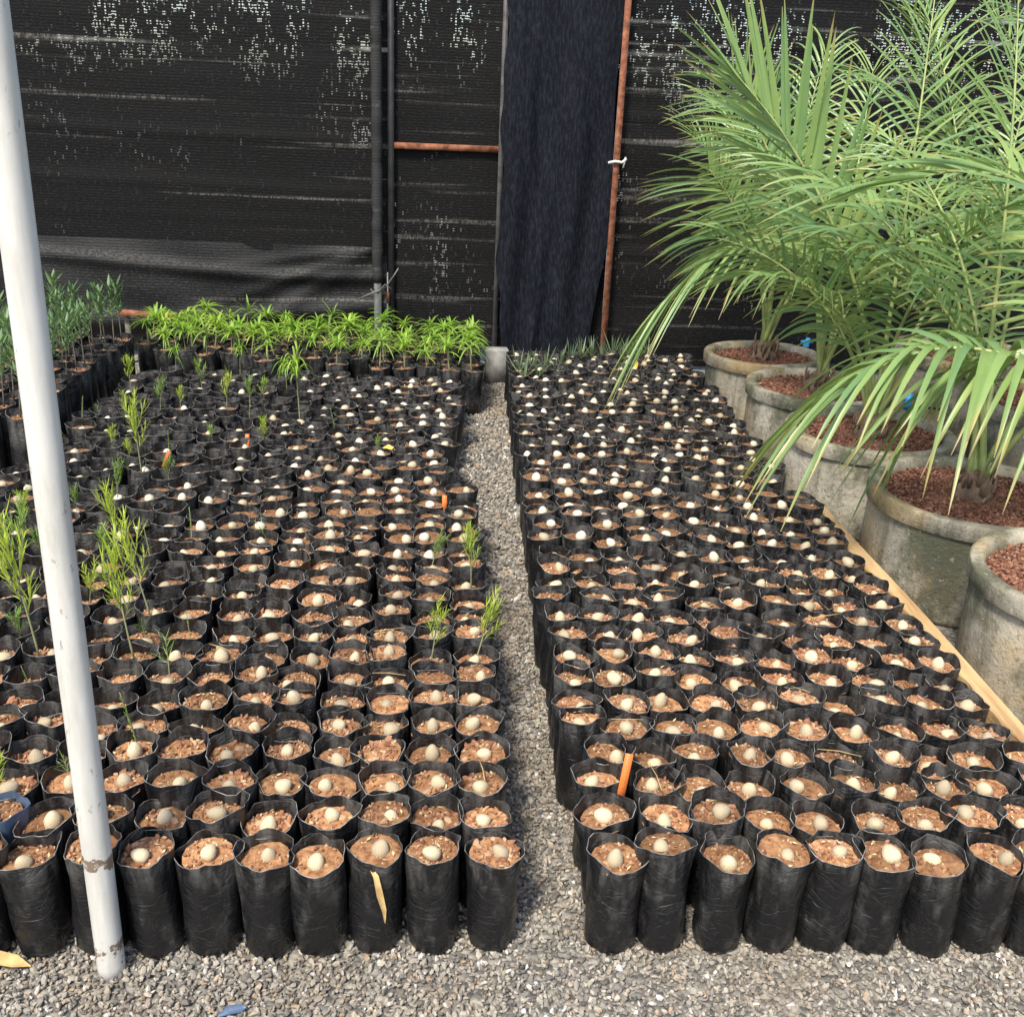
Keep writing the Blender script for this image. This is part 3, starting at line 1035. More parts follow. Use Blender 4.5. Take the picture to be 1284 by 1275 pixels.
for b in far:
    base = Matrix.Translation((b['u'], b['v'], 0)) @ Euler((b['tx'], b['ty'], 0)).to_matrix().to_4x4()
    V, T, m = LOWB[b['bv'] % 6]
    addm(V, T, m, base @ Matrix.Rotation(b['rz'], 4, 'Z') @ Matrix.Diagonal((1, 1, b['h'], 1)))
    zs = BAG_H * b['h'] - b['deep']
    b['zs'] = zs
    V, T, m = LOWS[b['sv'] % 4]
    addm(V, T, np.minimum(m + 1, 2), base @ Matrix.Translation((0, 0, zs)) @ Matrix.Rotation(b['rz'] * 2, 4, 'Z'))
    if random.random() < 0.96:
        e, p, ro = seed_pose(b)
        V, T = LOWE[b['ev'] % 4]
        addm(V, T, 3, base @ Matrix.Translation((p[0], p[1], zs + p[2])) @ Euler(ro).to_matrix().to_4x4() @ Matrix.Diagonal((e, e, e, 1)))
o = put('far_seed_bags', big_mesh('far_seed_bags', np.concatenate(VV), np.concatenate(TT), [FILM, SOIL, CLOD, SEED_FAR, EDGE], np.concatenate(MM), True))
tag(o, 'mass of small black seed bags filling the far rows of both blocks', 'seed bags', None, 'stuff')

# ------------------------------------------------------------------ seedlings


def blade(mb, base, d, L, w, droop, wdir, nseg=4, fold=0.0, mi=0, tipw=0.06, curl=0.0):
    """one leaf blade: centre line with gravity droop, tapering, optional V fold"""
    base, d, wdir = Vector(base), Vector(d).normalized(), Vector(wdir)
    V, F = [], []
    p = base.copy()
    for i in range(nseg + 1):
        t = i / nseg
        p = base + d * (L * t) + Vector((0, 0, -1)) * (droop * L * t * t)
        tan = (d + Vector((0, 0, -2 * droop * t))).normalized()
        wv = (wdir - tan * wdir.dot(tan))
        wv = wv.normalized() if wv.length > 1e-5 else Vector((1, 0, 0))
        nv = wv.cross(tan)
        ww = w * (min(1.0, 0.35 + t * 5) * (1 - t) ** 0.55 if t < 1 else tipw)
        if fold:
            V += [p - wv * ww / 2 + nv * (fold * ww), p, p + wv * ww / 2 + nv * (fold * ww)]
        else:
            V += [p - wv * ww / 2, p + wv * ww / 2]
    k = 3 if fold else 2
    for i in range(nseg):
        for j in range(k - 1):
            a = i * k + j
            F.append((a, a + 1, a + 1 + k, a + k))
    mb.add(V, F, mi)


def feather_variant(seed, H=0.16, n=58, L=0.068, spread=0.55, bare=0.34, nw=0.0036, branches=7):
    r = random.Random(seed)
    st, lf = MB(), MB()
    bx, by = r.uniform(-0.03, 0.03), r.uniform(-0.03, 0.03)
    pts = [Vector((bx * t * t, by * t * t, H * t)) for t in [i / 7 for i in range(8)]]
    st.tube(pts, [0.0021 - 0.0013 * i / 7 for i in range(8)], 6)
    def needles(p0, d0, length, m, nl_, spr):
        for i in range(m):
            t = 0.12 + 0.88 * (i + r.random()) / m
            p = p0 + d0 * (length * t)
            a = i * 2.4 + r.uniform(-0.5, 0.5)
            e = spr * r.uniform(0.6, 1.4)
            x = d0.cross(Vector((0.3, 0.9, 0.2))).normalized()
            y = d0.cross(x)
            d = d0 * math.cos(e) + (x * math.cos(a) + y * math.sin(a)) * math.sin(e)
            side = d.cross(Vector((0, 0, 1)))
            blade(lf, p, d, nl_ * r.uniform(0.5, 1.25) * (1.2 - 0.5 * t), nw, r.uniform(-0.25, 0.30), side if side.length > 0.1 else (1, 0, 0), 3)
    if branches:
        for q in range(branches):
            t = bare + (0.92 - bare) * (q + r.random() * 0.6) / branches
            p = Vector((bx * t * t, by * t * t, H * t))
            a = q * 2.4 + r.uniform(-0.6, 0.6)
            e = r.uniform(0.25, 0.58)
            d = Vector((math.cos(a) * math.sin(e), math.sin(a) * math.sin(e), math.cos(e)))
            ln = H * r.uniform(0.28, 0.5) * (1.25 - 0.6 * t)
            st.tube([p, p + d * ln * 0.6, p + d * ln], [0.0011, 0.0008, 0.0004], 4)
            needles(p, d, ln, 13, L * 0.52, spread * 0.95)
        top = Vector((bx, by, H))
        mid = Vector((bx * 0.36, by * 0.36, H * 0.6))
        needles(mid, (top - mid).normalized(), (top - mid).length, 16, L * 0.5, spread * 0.8)
    else:
        needles(Vector((0, 0, H * bare)), Vector((bx, by, H * (1 - bare))).normalized(), H * (1 - bare), n, L, spread)
    return st, lf


def strap_variant(seed, H=0.145, n=26, L=0.125, w=0.0135):
    r = random.Random(seed)
    st, lf = MB(), MB()
    bx, by = r.uniform(-0.02, 0.02), r.uniform(-0.02, 0.02)
    st.tube([(bx * t * t, by * t * t, H * t) for t in [i / 5 for i in range(6)]], [0.0035 - 0.001 * i / 5 for i in range(6)], 6)
    for i in range(n):
        t = r.uniform(0.72, 1.0)
        p = Vector((bx * t * t, by * t * t, H * t))
        a = i * 2.4 + r.uniform(-0.4, 0.4)
        e = r.uniform(0.35, 1.35)
        d = Vector((math.cos(a) * math.sin(e), math.sin(a) * math.sin(e), math.cos(e)))
        blade(lf, p, d, L * r.uniform(0.6, 1.2), w * r.uniform(0.8, 1.2), r.uniform(0.35, 0.85), Vector((-math.sin(a), math.cos(a), 0)), 6, 0.12)
    return st, lf


def pinnate_variant(seed, H=0.30, n=22, L=0.06, w=0.016):
    r = random.Random(seed)
    st, lf = MB(), MB()
    bx, by = r.uniform(-0.03, 0.03), r.uniform(-0.03, 0.03)
    st.tube([(bx * t * t, by * t * t, H * t) for t in [i / 6 for i in range(7)]], [0.003 - 0.0016 * i / 6 for i in range(7)], 6)
    for i in range(n):
        t = 0.45 + 0.55 * (i + 0.5) / n
        p = Vector((bx * t * t, by * t * t, H * t))
        a = i * 2.4 + r.uniform(-0.4, 0.4)
        e = r.uniform(0.55, 1.0) * (1.2 - 0.4 * t)
        d = Vector((math.cos(a) * math.sin(e), math.sin(a) * math.sin(e), math.cos(e)))
        blade(lf, p, d, L * r.uniform(0.7, 1.2), w, r.uniform(-0.25, 0.1), Vector((-math.sin(a), math.cos(a), 0)), 4, 0.15)
    return st, lf


def spiky_variant(seed, n=13, L=0.13):
    r = random.Random(seed)
    st, lf = MB(), MB()
    st.tube([(0, 0, 0), (0, 0, 0.02)], [0.006, 0.004], 6)
    for i in range(n):
        a = i * 2.4 + r.uniform(-0.4, 0.4)
        e = r.uniform(0.1, 0.85)
        d = Vector((math.cos(a) * math.sin(e), math.sin(a) * math.sin(e), math.cos(e)))
        blade(lf, (0, 0, 0.008), d, L * r.uniform(0.6, 1.15), 0.009, r.uniform(0.0, 0.25), Vector((-math.sin(a), math.cos(a), 0)), 4, 0.2)
    return st, lf


def plant_meshes(fn, seeds, sm, lm, **kw):
    out = []
    for s in seeds:
        a, b_ = fn(s, **kw)
        out.append((a.me('stem', sm), b_.me('leaves', lm)))
    return out


FEA = plant_meshes(feather_variant, range(10, 18), STEM, FEATHER)
FEA2 = plant_meshes(feather_variant, range(20, 27), STEM, FEATHER2)
SPD = plant_meshes(feather_variant, range(30, 32), STEM, FEATHER2, n=18, L=0.065, spread=0.85, bare=0.3, nw=0.0034, branches=0)
SHOOT = plant_meshes(feather_variant, range(40, 42), STEM, FEATHER2, n=26, L=0.016, spread=0.4, bare=0.05, branches=0)
STR = plant_meshes(strap_variant, range(50, 58), STEM, STRAP)
STR2 = plant_meshes(strap_variant, range(90, 94), STEM, FEATHER2, n=17)
PIN = plant_meshes(pinnate_variant, range(60, 66), WOODY, DARKLEAF)
SPI = plant_meshes(spiky_variant, range(70, 74), STEM, SPIKY)


def plant(name, pair, label, cat, loc, h, group, tilt=(0, 0), rz=None, wide=1.0, scl=None):
    t = thing(name, label, cat, loc, (tilt[0], tilt[1], random.uniform(0, 6.28) if rz is None else rz), group)
    s = (h * wide, h * wide, h)
    put('stem', pair[0], t, sc=s)
    put('leaves', pair[1], t, sc=s)
    return t


def ground_at(x, y, z):
    """point of the level z seen at photograph position (x, y): used to read plant positions off the photograph"""
    d = cam_ob.matrix_world.to_3x3() @ Vector(((x - 642) / FPX, -(y - 637.5) / FPX, -1))
    k = (z - CAM_H) / d.z
    return Vector((0, 0, CAM_H)) + d * k


# (base x, base y, top y, style, lean right)
SEEDL = [(43, 854, 820, 'h', 0), (43, 821, 642, 'f', -0.05), (20, 720, 612, 'g', -0.05), (149, 833, 680, 'f', -0.12), (193, 781, 652, 'f', -0.18), (147, 687, 590, 'f', -0.2),
         (148, 625, 570, 'g', -0.1), (171, 604, 505, 'f', -0.05), (190, 859, 792, 's', 0), (162, 795, 755, 's', 0), (230, 684, 640, 'h', 0), (235, 792, 752, 'h', -0.1),
         (21, 1009, 922, 'f', 0), (147, 946, 852, 'h', -0.1), (92, 985, 945, 's', 0), (130, 566, 528, 'f', 0), (193, 513, 468, 'g', 0), (178, 489, 442, 'f', 0), (216, 470, 428, 'p', 0),
         (41, 598, 540, 'g', 0), (36, 640, 588, 'f', 0), (8, 573, 530, 'p', 0), (111, 527, 490, 'h', 0), (132, 525, 503, 's', 0), (247, 489, 444, 'g', 0), (278, 518, 468, 'f', 0),
         (295, 472, 425, 'p', 0), (302, 524, 487, 'h', 0), (325, 508, 465, 'g', 0), (367, 485, 436, 'p', 0), (392, 526, 436, 'p', 0), (339, 558, 516, 'f', 0), (529, 716, 664, 'g', 0.2),
         (578, 742, 653, 'f', 0.05), (536, 821, 738, 'f', 0.2), (592, 828, 738, 'f', 0.32), (312, 684, 645, 's', -0.2), (464, 566, 543, 'g', 0), (95, 640, 600, 'g', 0),
         (60, 690, 640, 'g', 0), (75, 760, 700, 'f', 0.1), (10, 800, 742, 'g', 0), (210, 560, 528, 'h', 0), (25, 655, 600, 'f', 0), (105, 720, 660, 'g', 0.1), (12, 690, 628, 'f', 0), (220, 600, 560, 'g', 0), (155, 570, 540, 'f', 0), (262, 560, 530, 'g', 0), (345, 500, 462, 'g', 0), (225, 512, 480, 'f', 0), (160, 520, 485, 'f', 0), (415, 540, 505, 'h', 0), (205, 700, 655, 'h', 0)]
taken = set()
style = {'f': (FEA, 'feathery yellow-green seedling'), 'g': (FEA2, 'feathery mid-green seedling'), 's': (SPD, 'thin spidery green seedling'), 'h': (SHOOT, 'slender green shoot'), 'p': (STR, 'strap-leaved green seedling')}
nat_h = {'f': 0.19, 'g': 0.19, 's': 0.19, 'h': 0.165, 'p': 0.17}
lbag = {(b['blk'], b['r'], b['c']): b for b in bags}
for i, (bx, by, ty, st_, lean) in enumerate(SEEDL):
    p = ground_at(bx, by, 0.215)
    b = min((q for q in bags if q['blk'] == 'L' and (q['blk'], q['r'], q['c']) not in taken), key=lambda q: (q['u'] - p.x) ** 2 + (q['v'] - p.y) ** 2)
    taken.add((b['blk'], b['r'], b['c']))
    zc = project((b['u'], b['v'], b['zs']))[2]
    hh = (by - ty) / FPX * zc / math.cos(PITCH) * 1.02
    ms, nm = style[st_]
    lab = '%s in the pole-side block, %s row, %s bag from the aisle' % (nm, ordn(b['r']), ordn(b['c'], 'first'))
    s = hh / nat_h[st_]
    plant('seedling', random.choice(ms), lab, 'seedling', (b['u'] + random.uniform(-0.015, 0.015), b['v'] + random.uniform(-0.01, 0.015), b['zs'] - 0.004), s, 'young seedlings among the seed bags',
          (random.gauss(0, 0.05), lean + random.gauss(0, 0.04)), 0.0 if lean else None, wide=max(0.8, min(1.35, 1.15 / s ** 0.3)) * (0.45 if st_ == 'p' else 0.85))

# back strip of bright green seedlings in bags
for r in range(6):
    for c in range(16):
        u = 0.055 - 0.1185 * c + random.uniform(-0.012, 0.012)
        v = 5.50 + 0.122 * r + (0.012 * c * 0.7) + random.uniform(-0.012, 0.012)
        if (r == 0 and c > 4 and c not in (6, 9)) or v > 6.36 or (c == 15 and v < 5.82):
            continue
        rr_ = '%s row of the back green strip, %s from the aisle' % (ordn(r), ordn(c, 'first'))
        t = thing('seedling_bag', 'black bag in the ' + rr_, 'nursery bag', (u, v, 0), (random.gauss(0, 0.02), random.gauss(0, 0.02), random.uniform(0, 6.28)), 'bags of the back green strip')
        hh = random.uniform(0.97, 1.05)
        put('bag', BAGS[random.randrange(14)], t, sc=(1.03, 1.03, hh))
        put('soil', SOILS[random.randrange(14)], t, (0, 0, BAG_H * hh - 0.018))
        plant('strap_leaved_seedling', random.choice(STR if random.random() < 0.75 else STR2), 'bright green strap-leaved seedling, ' + rr_, 'seedling', (u, v, 0.215), random.uniform(0.60, 1.18),
              'bright green seedlings of the back strip', (random.gauss(0, 0.08), random.gauss(0, 0.08)))

# taller bags with dull green saplings in the far corner behind the pole
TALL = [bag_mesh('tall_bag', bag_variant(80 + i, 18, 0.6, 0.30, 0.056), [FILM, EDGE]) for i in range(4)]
for r in range(12):
    for c in range(4):
        u = -1.815 - 0.118 * c + random.uniform(-0.008, 0.008) - (0.03 if 3 < r < 9 else 0)
        v = 4.28 + 0.13 * r + random.uniform(-0.01, 0.01)
        rr_ = '%s row of the corner block, %s from its aisle edge' % (ordn(r), ordn(c, 'first'))
        t = thing('tall_bag', 'tall black bag, ' + rr_, 'nursery bag', (u, v, 0), (random.gauss(0, 0.015), random.gauss(0, 0.015), random.uniform(0, 6.28)), 'tall bags of the corner block')
        put('bag', random.choice(TALL), t)
        put('soil', random.choice(SOILS), t, (0, 0, 0.28), sc=(1.05, 1.05, 1))
        if (r * 4 + c) % 8 != 3:
            plant('sapling', random.choice(PIN), 'dull green upright sapling, ' + rr_, 'sapling', (u, v, 0.278), random.uniform(0.8, 1.2), 'saplings of the corner block', (random.gauss(0, 0.06), random.gauss(0, 0.06)), wide=1.15)

# grey-green spiky plants at the far end of the planter-side block
SPX = [(650, 468), (658, 474), (666, 464), (675, 474), (684, 463), (694, 468), (704, 458), (716, 453), (729, 449), (742, 447), (756, 449), (768, 446), (779, 449), (789, 445), (800, 449), (812, 447)]
for i, (x, y) in enumerate(SPX):
    p = ground_at(x, y, 0.215)
    plant('spiky_plant', random.choice(SPI), 'small grey-green spiky plant at the far end of the planter-side block, %s from the aisle' % ordn(i, 'first'), 'plant', (p.x, p.y, 0.205), random.uniform(0.95, 1.4), 'spiky plants at the far end')

# ------------------------------------------------------------------ planters and palms
PL = [('E', 1.855, 2.70, 0.345, 0.40, 'cut off by the picture edge, nearest of the row'), ('D', 1.815, 3.43, 0.362, 0.385, 'with mossy streaks, second nearest, palm bulb showing'),
      ('C', 1.700, 4.14, 0.338, 0.385, 'in the middle of the row beside the timber end'), ('B', 1.700, 4.83, 0.332, 0.385, 'fourth of the row, behind the middle one'),
      ('A', 1.605, 5.46, 0.305, 0.385, 'farthest of the row, close to the net'), ('F', 2.62, 4.35, 0.36, 0.46, 'standing behind the row, middle of the three'), ('G', 2.62, 5.35, 0.36, 0.46, 'standing behind the row by the net'),
      ('H', 2.66, 3.45, 0.36, 0.46, 'standing behind the row, nearest of the three')]
SEAT = {}
for (k_, u, v, rad, hh, desc) in PL:
    r = random.Random(k_)
    t = thing('concrete_planter', 'round weathered concrete planter, ' + desc, 'planter', (u, v, 0), (r.gauss(0, 0.012), r.gauss(0, 0.012), r.uniform(0, 6.28)), 'round concrete planters')
    ph = [r.uniform(0, 6.28) for _ in range(4)]
    wob = lambda a, i: 0.004 * math.sin(2 * a + ph[0]) + 0.0025 * math.sin(5 * a + ph[1] + i) + 0.0015 * math.sin(11 * a + ph[2] + 2 * i)
    mb = MB()
    mb.lathe([(rad - 0.045, 0.0), (rad - 0.020, 0.0), (rad - 0.014, 0.02), (rad - 0.012, 0.15), (rad - 0.013, 0.27), (rad - 0.015, hh - 0.062)], 72, 0, wob)
    put('wall', mb.me('wall', PLANTER), t)
    mb = MB()
    mb.lathe([(rad - 0.030, hh - 0.064), (rad - 0.005, hh - 0.062), (rad, hh - 0.056), (rad, hh - 0.008), (rad - 0.003, hh - 0.002), (rad - 0.008, hh), (rad - 0.034, hh), (rad - 0.044, hh - 0.006), (rad - 0.050, hh - 0.03), (rad - 0.052, hh - 0.12)], 72, 0, wob)
    put('rim', mb.me('rim', PLANTER), t)
    zs = hh - 0.035
    mb = MB()
    mb.lathe([(0.0005, zs + 0.006), (0.1, zs + 0.004), (0.2, zs), (rad - 0.05, zs - 0.004)], 40, 0)
    put('soil', mb.me('soil', SCORIA), t)
    nr = np.random.default_rng(abs(hash(k_)) % 1000 if False else ord(k_))
    n = 2600 if k_ in 'DE' else 1300
    an, q = nr.uniform(0, 6.28, n), (rad - 0.055) * np.sqrt(nr.random(n))
    cv, cf = rocks(np.stack([q * np.cos(an), q * np.sin(an), zs + nr.uniform(0.002, 0.007, n)], 1), nr.uniform(0.0045, 0.0085, n), nr, aniso=(1, 0.8, 0.7))
    o = put('scoria', big_mesh('scoria', cv, cf, SCORIA), t)
    o['kind'] = 'stuff'
    SEAT[k_] = (u, v, zs)


def frond_path(base, az, e0, L, bend, twist=0.0, n=26, pw=1.25):
    p = Vector(base)
    pts = [p.copy()]
    a = R(az)
    for i in range(n):
        s = (i + 0.5) / n
        e = R(e0) - R(bend) * s ** pw
        aa = a + R(twist) * s
        p = p + Vector((math.cos(e) * math.cos(aa), math.cos(e) * math.sin(aa), math.sin(e))) * (L / n)
        pts.append(p.copy())
    return pts


def spline(P, n):
    P = [P[0] * 2 - P[1]] + P + [P[-1] * 2 - P[-2]]
    out = []
    m = len(P) - 3
    for i in range(n + 1):
        x = min(m - 1e-6, i / n * m)
        j = int(x)
        t = x - j
        a, b, c, d = P[j:j + 4]
        out.append(0.5 * ((2 * b) + (c - a) * t + (2 * a - 5 * b + 4 * c - d) * t * t + (3 * b - a - 3 * c + d) * t ** 3))
    return out


AL = np.repeat(np.linspace(0, 1, 8), 3).astype(np.float32)


def along(me):
    """position along each blade, for the dry tips"""
    a = me.attributes.new('along', 'FLOAT', 'POINT')
    a.data.foreach_set('value', np.tile(AL, len(me.vertices) // 24))
    return me


def make_frond(palm, az=0, e0=0, L=1, bend=0, path=None, nl=25, LL=0.44, w=0.0155, droop=0.5, twist=0, lift=0.25, start=0.30, roll=0.0, single=True, seed=0, pw=1.25, ang=(62, 20), ang2=None):
    r = random.Random(seed)
    pts = frond_path((r.uniform(-0.02, 0.02), r.uniform(-0.02, 0.02), 0.06), az, e0, L, bend, twist, pw=pw)
    if path is not None:
        pts = spline([Vector(q) - palm.location for q in path], 26)
        az = math.degrees(math.atan2(pts[-1].y - pts[0].y, pts[-1].x - pts[0].x))
    n = len(pts) - 1
    mb = MB()
    mb.tube(pts, [0.0125 * (1 - 0.86 * (i / n) ** 0.8) for i in range(n + 1)], 7)
    fr = put('frond', mb.me('frond', RACHIS), palm)
    joined = MB()
    horiz = Vector((math.cos(R(az)), math.sin(R(az)), 0))
    side0 = Vector((-math.sin(R(az)), math.cos(R(az)), 0))
    for i in range(nl):
        for sd in (-1, 1):
            f = (i + 0.5 + r.uniform(-0.25, 0.25)) / nl
            s = start + (1 - start) * f
            x = min(n - 1e-3, s * n)
            j = int(x)
            p = pts[j].lerp(pts[j + 1], x - j)
            T = (pts[min(j + 1, n)] - pts[j]).normalized()
            S = side0 - T * side0.dot(T)
            S.normalize()
            N = T.cross(S) * -1
            if N.z < 0:
                N = -N
            if roll:
                S = (Matrix.Rotation(R(roll), 3, T) @ S)
                N = (Matrix.Rotation(R(roll), 3, T) @ N)
            an_ = ang2 if (ang2 and sd < 0) else ang
            al = R(an_[0] + (an_[1] - an_[0]) * f ** 1.3 + r.uniform(-7, 7))
            d = (T * math.cos(al) + S * (sd * math.sin(al)) + N * (lift * r.uniform(0.6, 1.4))).normalized()
            ll = LL * (0.62 + 0.75 * f - 0.85 * f * f + 0.18) * r.uniform(0.88, 1.12)
            # droop acts with gravity: stronger for blades that reach out level
            dr = droop * r.uniform(0.75, 1.25) * (0.45 + 0.55 * math.sqrt(max(0.0, 1 - d.z * d.z)))
            tgt = MB() if single else joined
            wd = T + N * (0.5 * sd * 0) + Vector((r.uniform(-.3, .3), r.uniform(-.3, .3), r.uniform(-.3, .3)))
            blade(tgt, p, d, ll, w * r.uniform(0.85, 1.12) * (1 - 0.35 * f * f), dr, wd, 7, 0.16)
            if single:
                put('leaflet', along(tgt.me('leaflet', PALM)), fr)
    if not single:
        o = put('leaflets', along(joined.me('leaflets', PALM)), fr)
        o['kind'] = 'stuff'
    return fr


FR = {
    'E': [dict(path=[(1.855, 2.70, 0.44), (1.83, 2.76, 0.72), (1.72, 2.90, 0.92), (1.56, 3.02, 0.965), (1.42, 3.07, 0.955), (1.29, 3.10, 0.90), (1.20, 3.11, 0.82)], LL=0.50, w=0.034, droop=0.9, nl=19, start=0.36, lift=0.40, ang=(92, 38), ang2=(62, 26)),
          dict(path=[(1.855, 2.70, 0.44), (1.84, 2.80, 0.70), (1.77, 2.95, 0.90), (1.66, 3.06, 0.94), (1.55, 3.13, 0.88), (1.47, 3.17, 0.79)], LL=0.42, w=0.030, droop=1.0, nl=15, start=0.38, lift=0.30, ang=(90, 40), ang2=(66, 30)),
          dict(path=[(1.855, 2.70, 0.44), (1.84, 2.80, 0.9), (1.78, 2.95, 1.25), (1.66, 3.15, 1.42), (1.5, 3.3, 1.45), (1.36, 3.42, 1.40)], LL=0.55, w=0.028, droop=0.30, nl=17, start=0.35, ang=(58, 18)),
          dict(az=80, e0=76, L=1.5, bend=85, w=0.032), dict(az=35, e0=72, L=1.4, bend=95), dict(az=-10, e0=70, L=1.3, bend=95), dict(az=-60, e0=75, L=1.2, bend=80), dict(az=70, e0=84, L=1.6, bend=30)],
    'D': [dict(az=20, e0=68, L=1.4, bend=95), dict(az=62, e0=72, L=1.5, bend=80), dict(az=105, e0=78, L=1.5, bend=60), dict(az=140, e0=82, L=1.35, bend=70, w=0.022), dict(az=-35, e0=70, L=1.35, bend=85),
          dict(az=90, e0=86, L=1.75, bend=20, droop=0.2, lift=0.4), dict(az=170, e0=86, L=1.1, bend=75, droop=0.5, w=0.02)],
    'C': [dict(path=[(1.70, 4.14, 0.42), (1.60, 4.17, 0.85), (1.42, 4.21, 1.22), (1.22, 4.25, 1.50), (1.05, 4.28, 1.68)], droop=0.10, lift=0.25, LL=0.58, w=0.034, nl=22, ang=(48, 8), start=0.3, roll=55), dict(az=75, e0=86, L=1.75, bend=18, droop=0.3), dict(az=200, e0=80, L=0.95, bend=80, droop=0.6, w=0.019, nl=22, LL=0.36), dict(az=30, e0=74, L=1.5, bend=70),
          dict(az=-20, e0=70, L=1.4, bend=90), dict(az=120, e0=76, L=1.5, bend=65, nl=22), dict(az=-85, e0=84, L=1.1, bend=60, w=0.02), dict(az=172, e0=74, L=1.05, bend=65, w=0.019, nl=26, LL=0.40, roll=40)],
    'B': [dict(path=[(1.70, 4.83, 0.42), (1.66, 4.87, 0.74), (1.54, 4.93, 0.95), (1.38, 4.97, 1.02), (1.22, 4.99, 0.97), (1.07, 5.0, 0.84), (0.98, 5.0, 0.74)], droop=0.75, LL=0.56, w=0.019, nl=22, lift=0.1, ang=(64, 24)),
          dict(path=[(1.70, 4.83, 0.42), (1.62, 4.86, 0.85), (1.46, 4.9, 1.2), (1.36, 4.94, 1.40), (1.25, 4.96, 1.58)], droop=0.25, w=0.02, LL=0.46, nl=30, ang=(82, 25), lift=0.1, roll=75), dict(az=130, e0=78, L=1.5, bend=50, w=0.017, nl=24), dict(az=70, e0=80, L=1.6, bend=40, w=0.017, nl=24),
          dict(az=20, e0=74, L=1.5, bend=70), dict(az=-40, e0=76, L=1.4, bend=70, w=0.022), dict(az=250, e0=80, L=1.05, bend=80, w=0.017)],
    'A': [dict(path=[(1.605, 5.46, 0.42), (1.53, 5.42, 0.75), (1.42, 5.40, 1.0), (1.30, 5.38, 1.18), (1.19, 5.36, 1.30)], droop=0.3, LL=0.45, w=0.019, nl=28, roll=70, ang=(85, 25), lift=0.1), dict(path=[(1.605, 5.46, 0.42), (1.58, 5.40, 0.85), (1.50, 5.36, 1.25), (1.38, 5.32, 1.55), (1.24, 5.3, 1.74)], droop=0.3, LL=0.45, w=0.019, nl=28, roll=60, ang=(80, 25), lift=0.1), dict(az=140, e0=82, L=1.2, bend=45, droop=0.35, w=0.019, nl=24), dict(az=60, e0=82, L=1.6, bend=30, w=0.02), dict(az=10, e0=74, L=1.5, bend=70, w=0.02), dict(az=100, e0=78, L=1.4, bend=50),
          dict(az=-50, e0=76, L=1.4, bend=75, w=0.02, nl=22)],
    'F': [dict(az=a, e0=e, L=l, bend=b_, w=0.018, nl=24) for a, e, l, b_ in ((170, 74, 1.7, 55), (120, 80, 1.8, 35), (220, 74, 1.5, 70), (60, 78, 1.7, 50), (-70, 78, 1.6, 60))],
    'G': [dict(az=a, e0=e, L=l, bend=b_, w=0.018, nl=24) for a, e, l, b_ in ((165, 72, 1.7, 60), (200, 80, 1.8, 35), (60, 78, 1.7, 50), (-50, 78, 1.6, 60), (110, 80, 1.8, 30))],
    'H': [dict(az=a, e0=e, L=l, bend=b_) for a, e, l, b_ in ((150, 78, 1.7, 45), (100, 80, 1.8, 35), (40, 78, 1.7, 50), (-50, 78, 1.6, 60))],
}
PDESC = {'E': 'with a frond drooping over the planter row', 'D': 'with its fibrous bulb showing', 'C': 'in the middle planter, one pale frond raised', 'B': 'with a low frond arching towards the curtain', 'A': 'in the farthest planter of the row',
         'F': 'behind the row, in the middle', 'G': 'behind the row, against the net', 'H': 'behind the row, nearest'}
for ip, (k_, fl_) in enumerate(FR.items()):
    u, v, zs = SEAT[k_]
    palm = thing('palm', 'young feather palm, ' + PDESC[k_], 'palm', (u, v, zs), (0, 0, 0), 'young palms in the concrete planters')
    mb = MB()
    rg = random.Random(k_)
    mb.lathe([(0.0005, -0.03), (0.05, -0.02), (0.064, 0.010), (0.066, 0.03), (0.058, 0.055), (0.046, 0.075), (0.03, 0.09), (0.014, 0.10), (0.0005, 0.105)], 24, 0, lambda a, i: 0.007 * math.sin(5 * a + i * 2.3) + 0.005 * math.sin(9 * a - i) + rg.uniform(-0.004, 0.004))
    for q in range(26):                          # fibre and stubs of old leaf bases
        a_ = q * 2.4 + rg.uniform(-0.3, 0.3)
        z_ = rg.uniform(0.0, 0.07)
        r0 = 0.060 - 0.3 * max(0, z_ - 0.03)
        k2 = rg.uniform(0.03, 0.085)
        mb.tube([(r0 * math.cos(a_), r0 * math.sin(a_), z_), ((r0 + 0.012) * math.cos(a_), (r0 + 0.012) * math.sin(a_), z_ + k2 * 0.6), ((r0 + 0.004) * math.cos(a_ + 0.2), (r0 + 0.004) * math.sin(a_ + 0.2), z_ + k2)], [0.008, 0.006, 0.0015], 5)
    put('trunk', mb.me('trunk', FIBRE), palm)
    cnt = 0
    for i, fd in enumerate(fl_):
        nl = fd.get('nl', 25)
        single = k_ in 'ABCDE' and cnt + 2 * nl <= 300
        cnt += 2 * nl if single else 0
        make_frond(palm, seed=ip * 50 + i, single=single, **fd)

# ------------------------------------------------------------------ timber edging beside the planters
V, F = [], []
n = 140
for i in range(n + 1):
    t_ = i / n
    y = 1.25 + (3.70 - 1.25) * t_
    x = 1.408 - 0.022 * (y - 2.1)
    wav = 0.005 * math.sin(y * 21) + 0.005 * math.sin(y * 47 + 1) + 0.004 * math.sin(y * 9)
    zt = 0.200 + 0.003 * math.sin(y * 5)
    V += [(x - 0.024 + wav, y, 0.0), (x - 0.024 + wav, y, zt - 0.005), (x - 0.019 + wav, y, zt), (x + 0.023, y, zt + 0.004), (x + 0.028, y, zt - 0.002), (x + 0.028, y, 0.0)]
for i in range(n):
    for k in range(5):
        a = i * 6 + k
        F.append((a, a + 1, a + 7, a + 6))
F += [(5, 4, 3, 2, 1, 0), tuple(n * 6 + k for k in range(6))]
o = put('timber_edging', mesh('timber_edging', V, F, TIMBER, smooth=False))
tag(o, 'long raw yellow timber board set on edge between the bags and the planters', 'board')

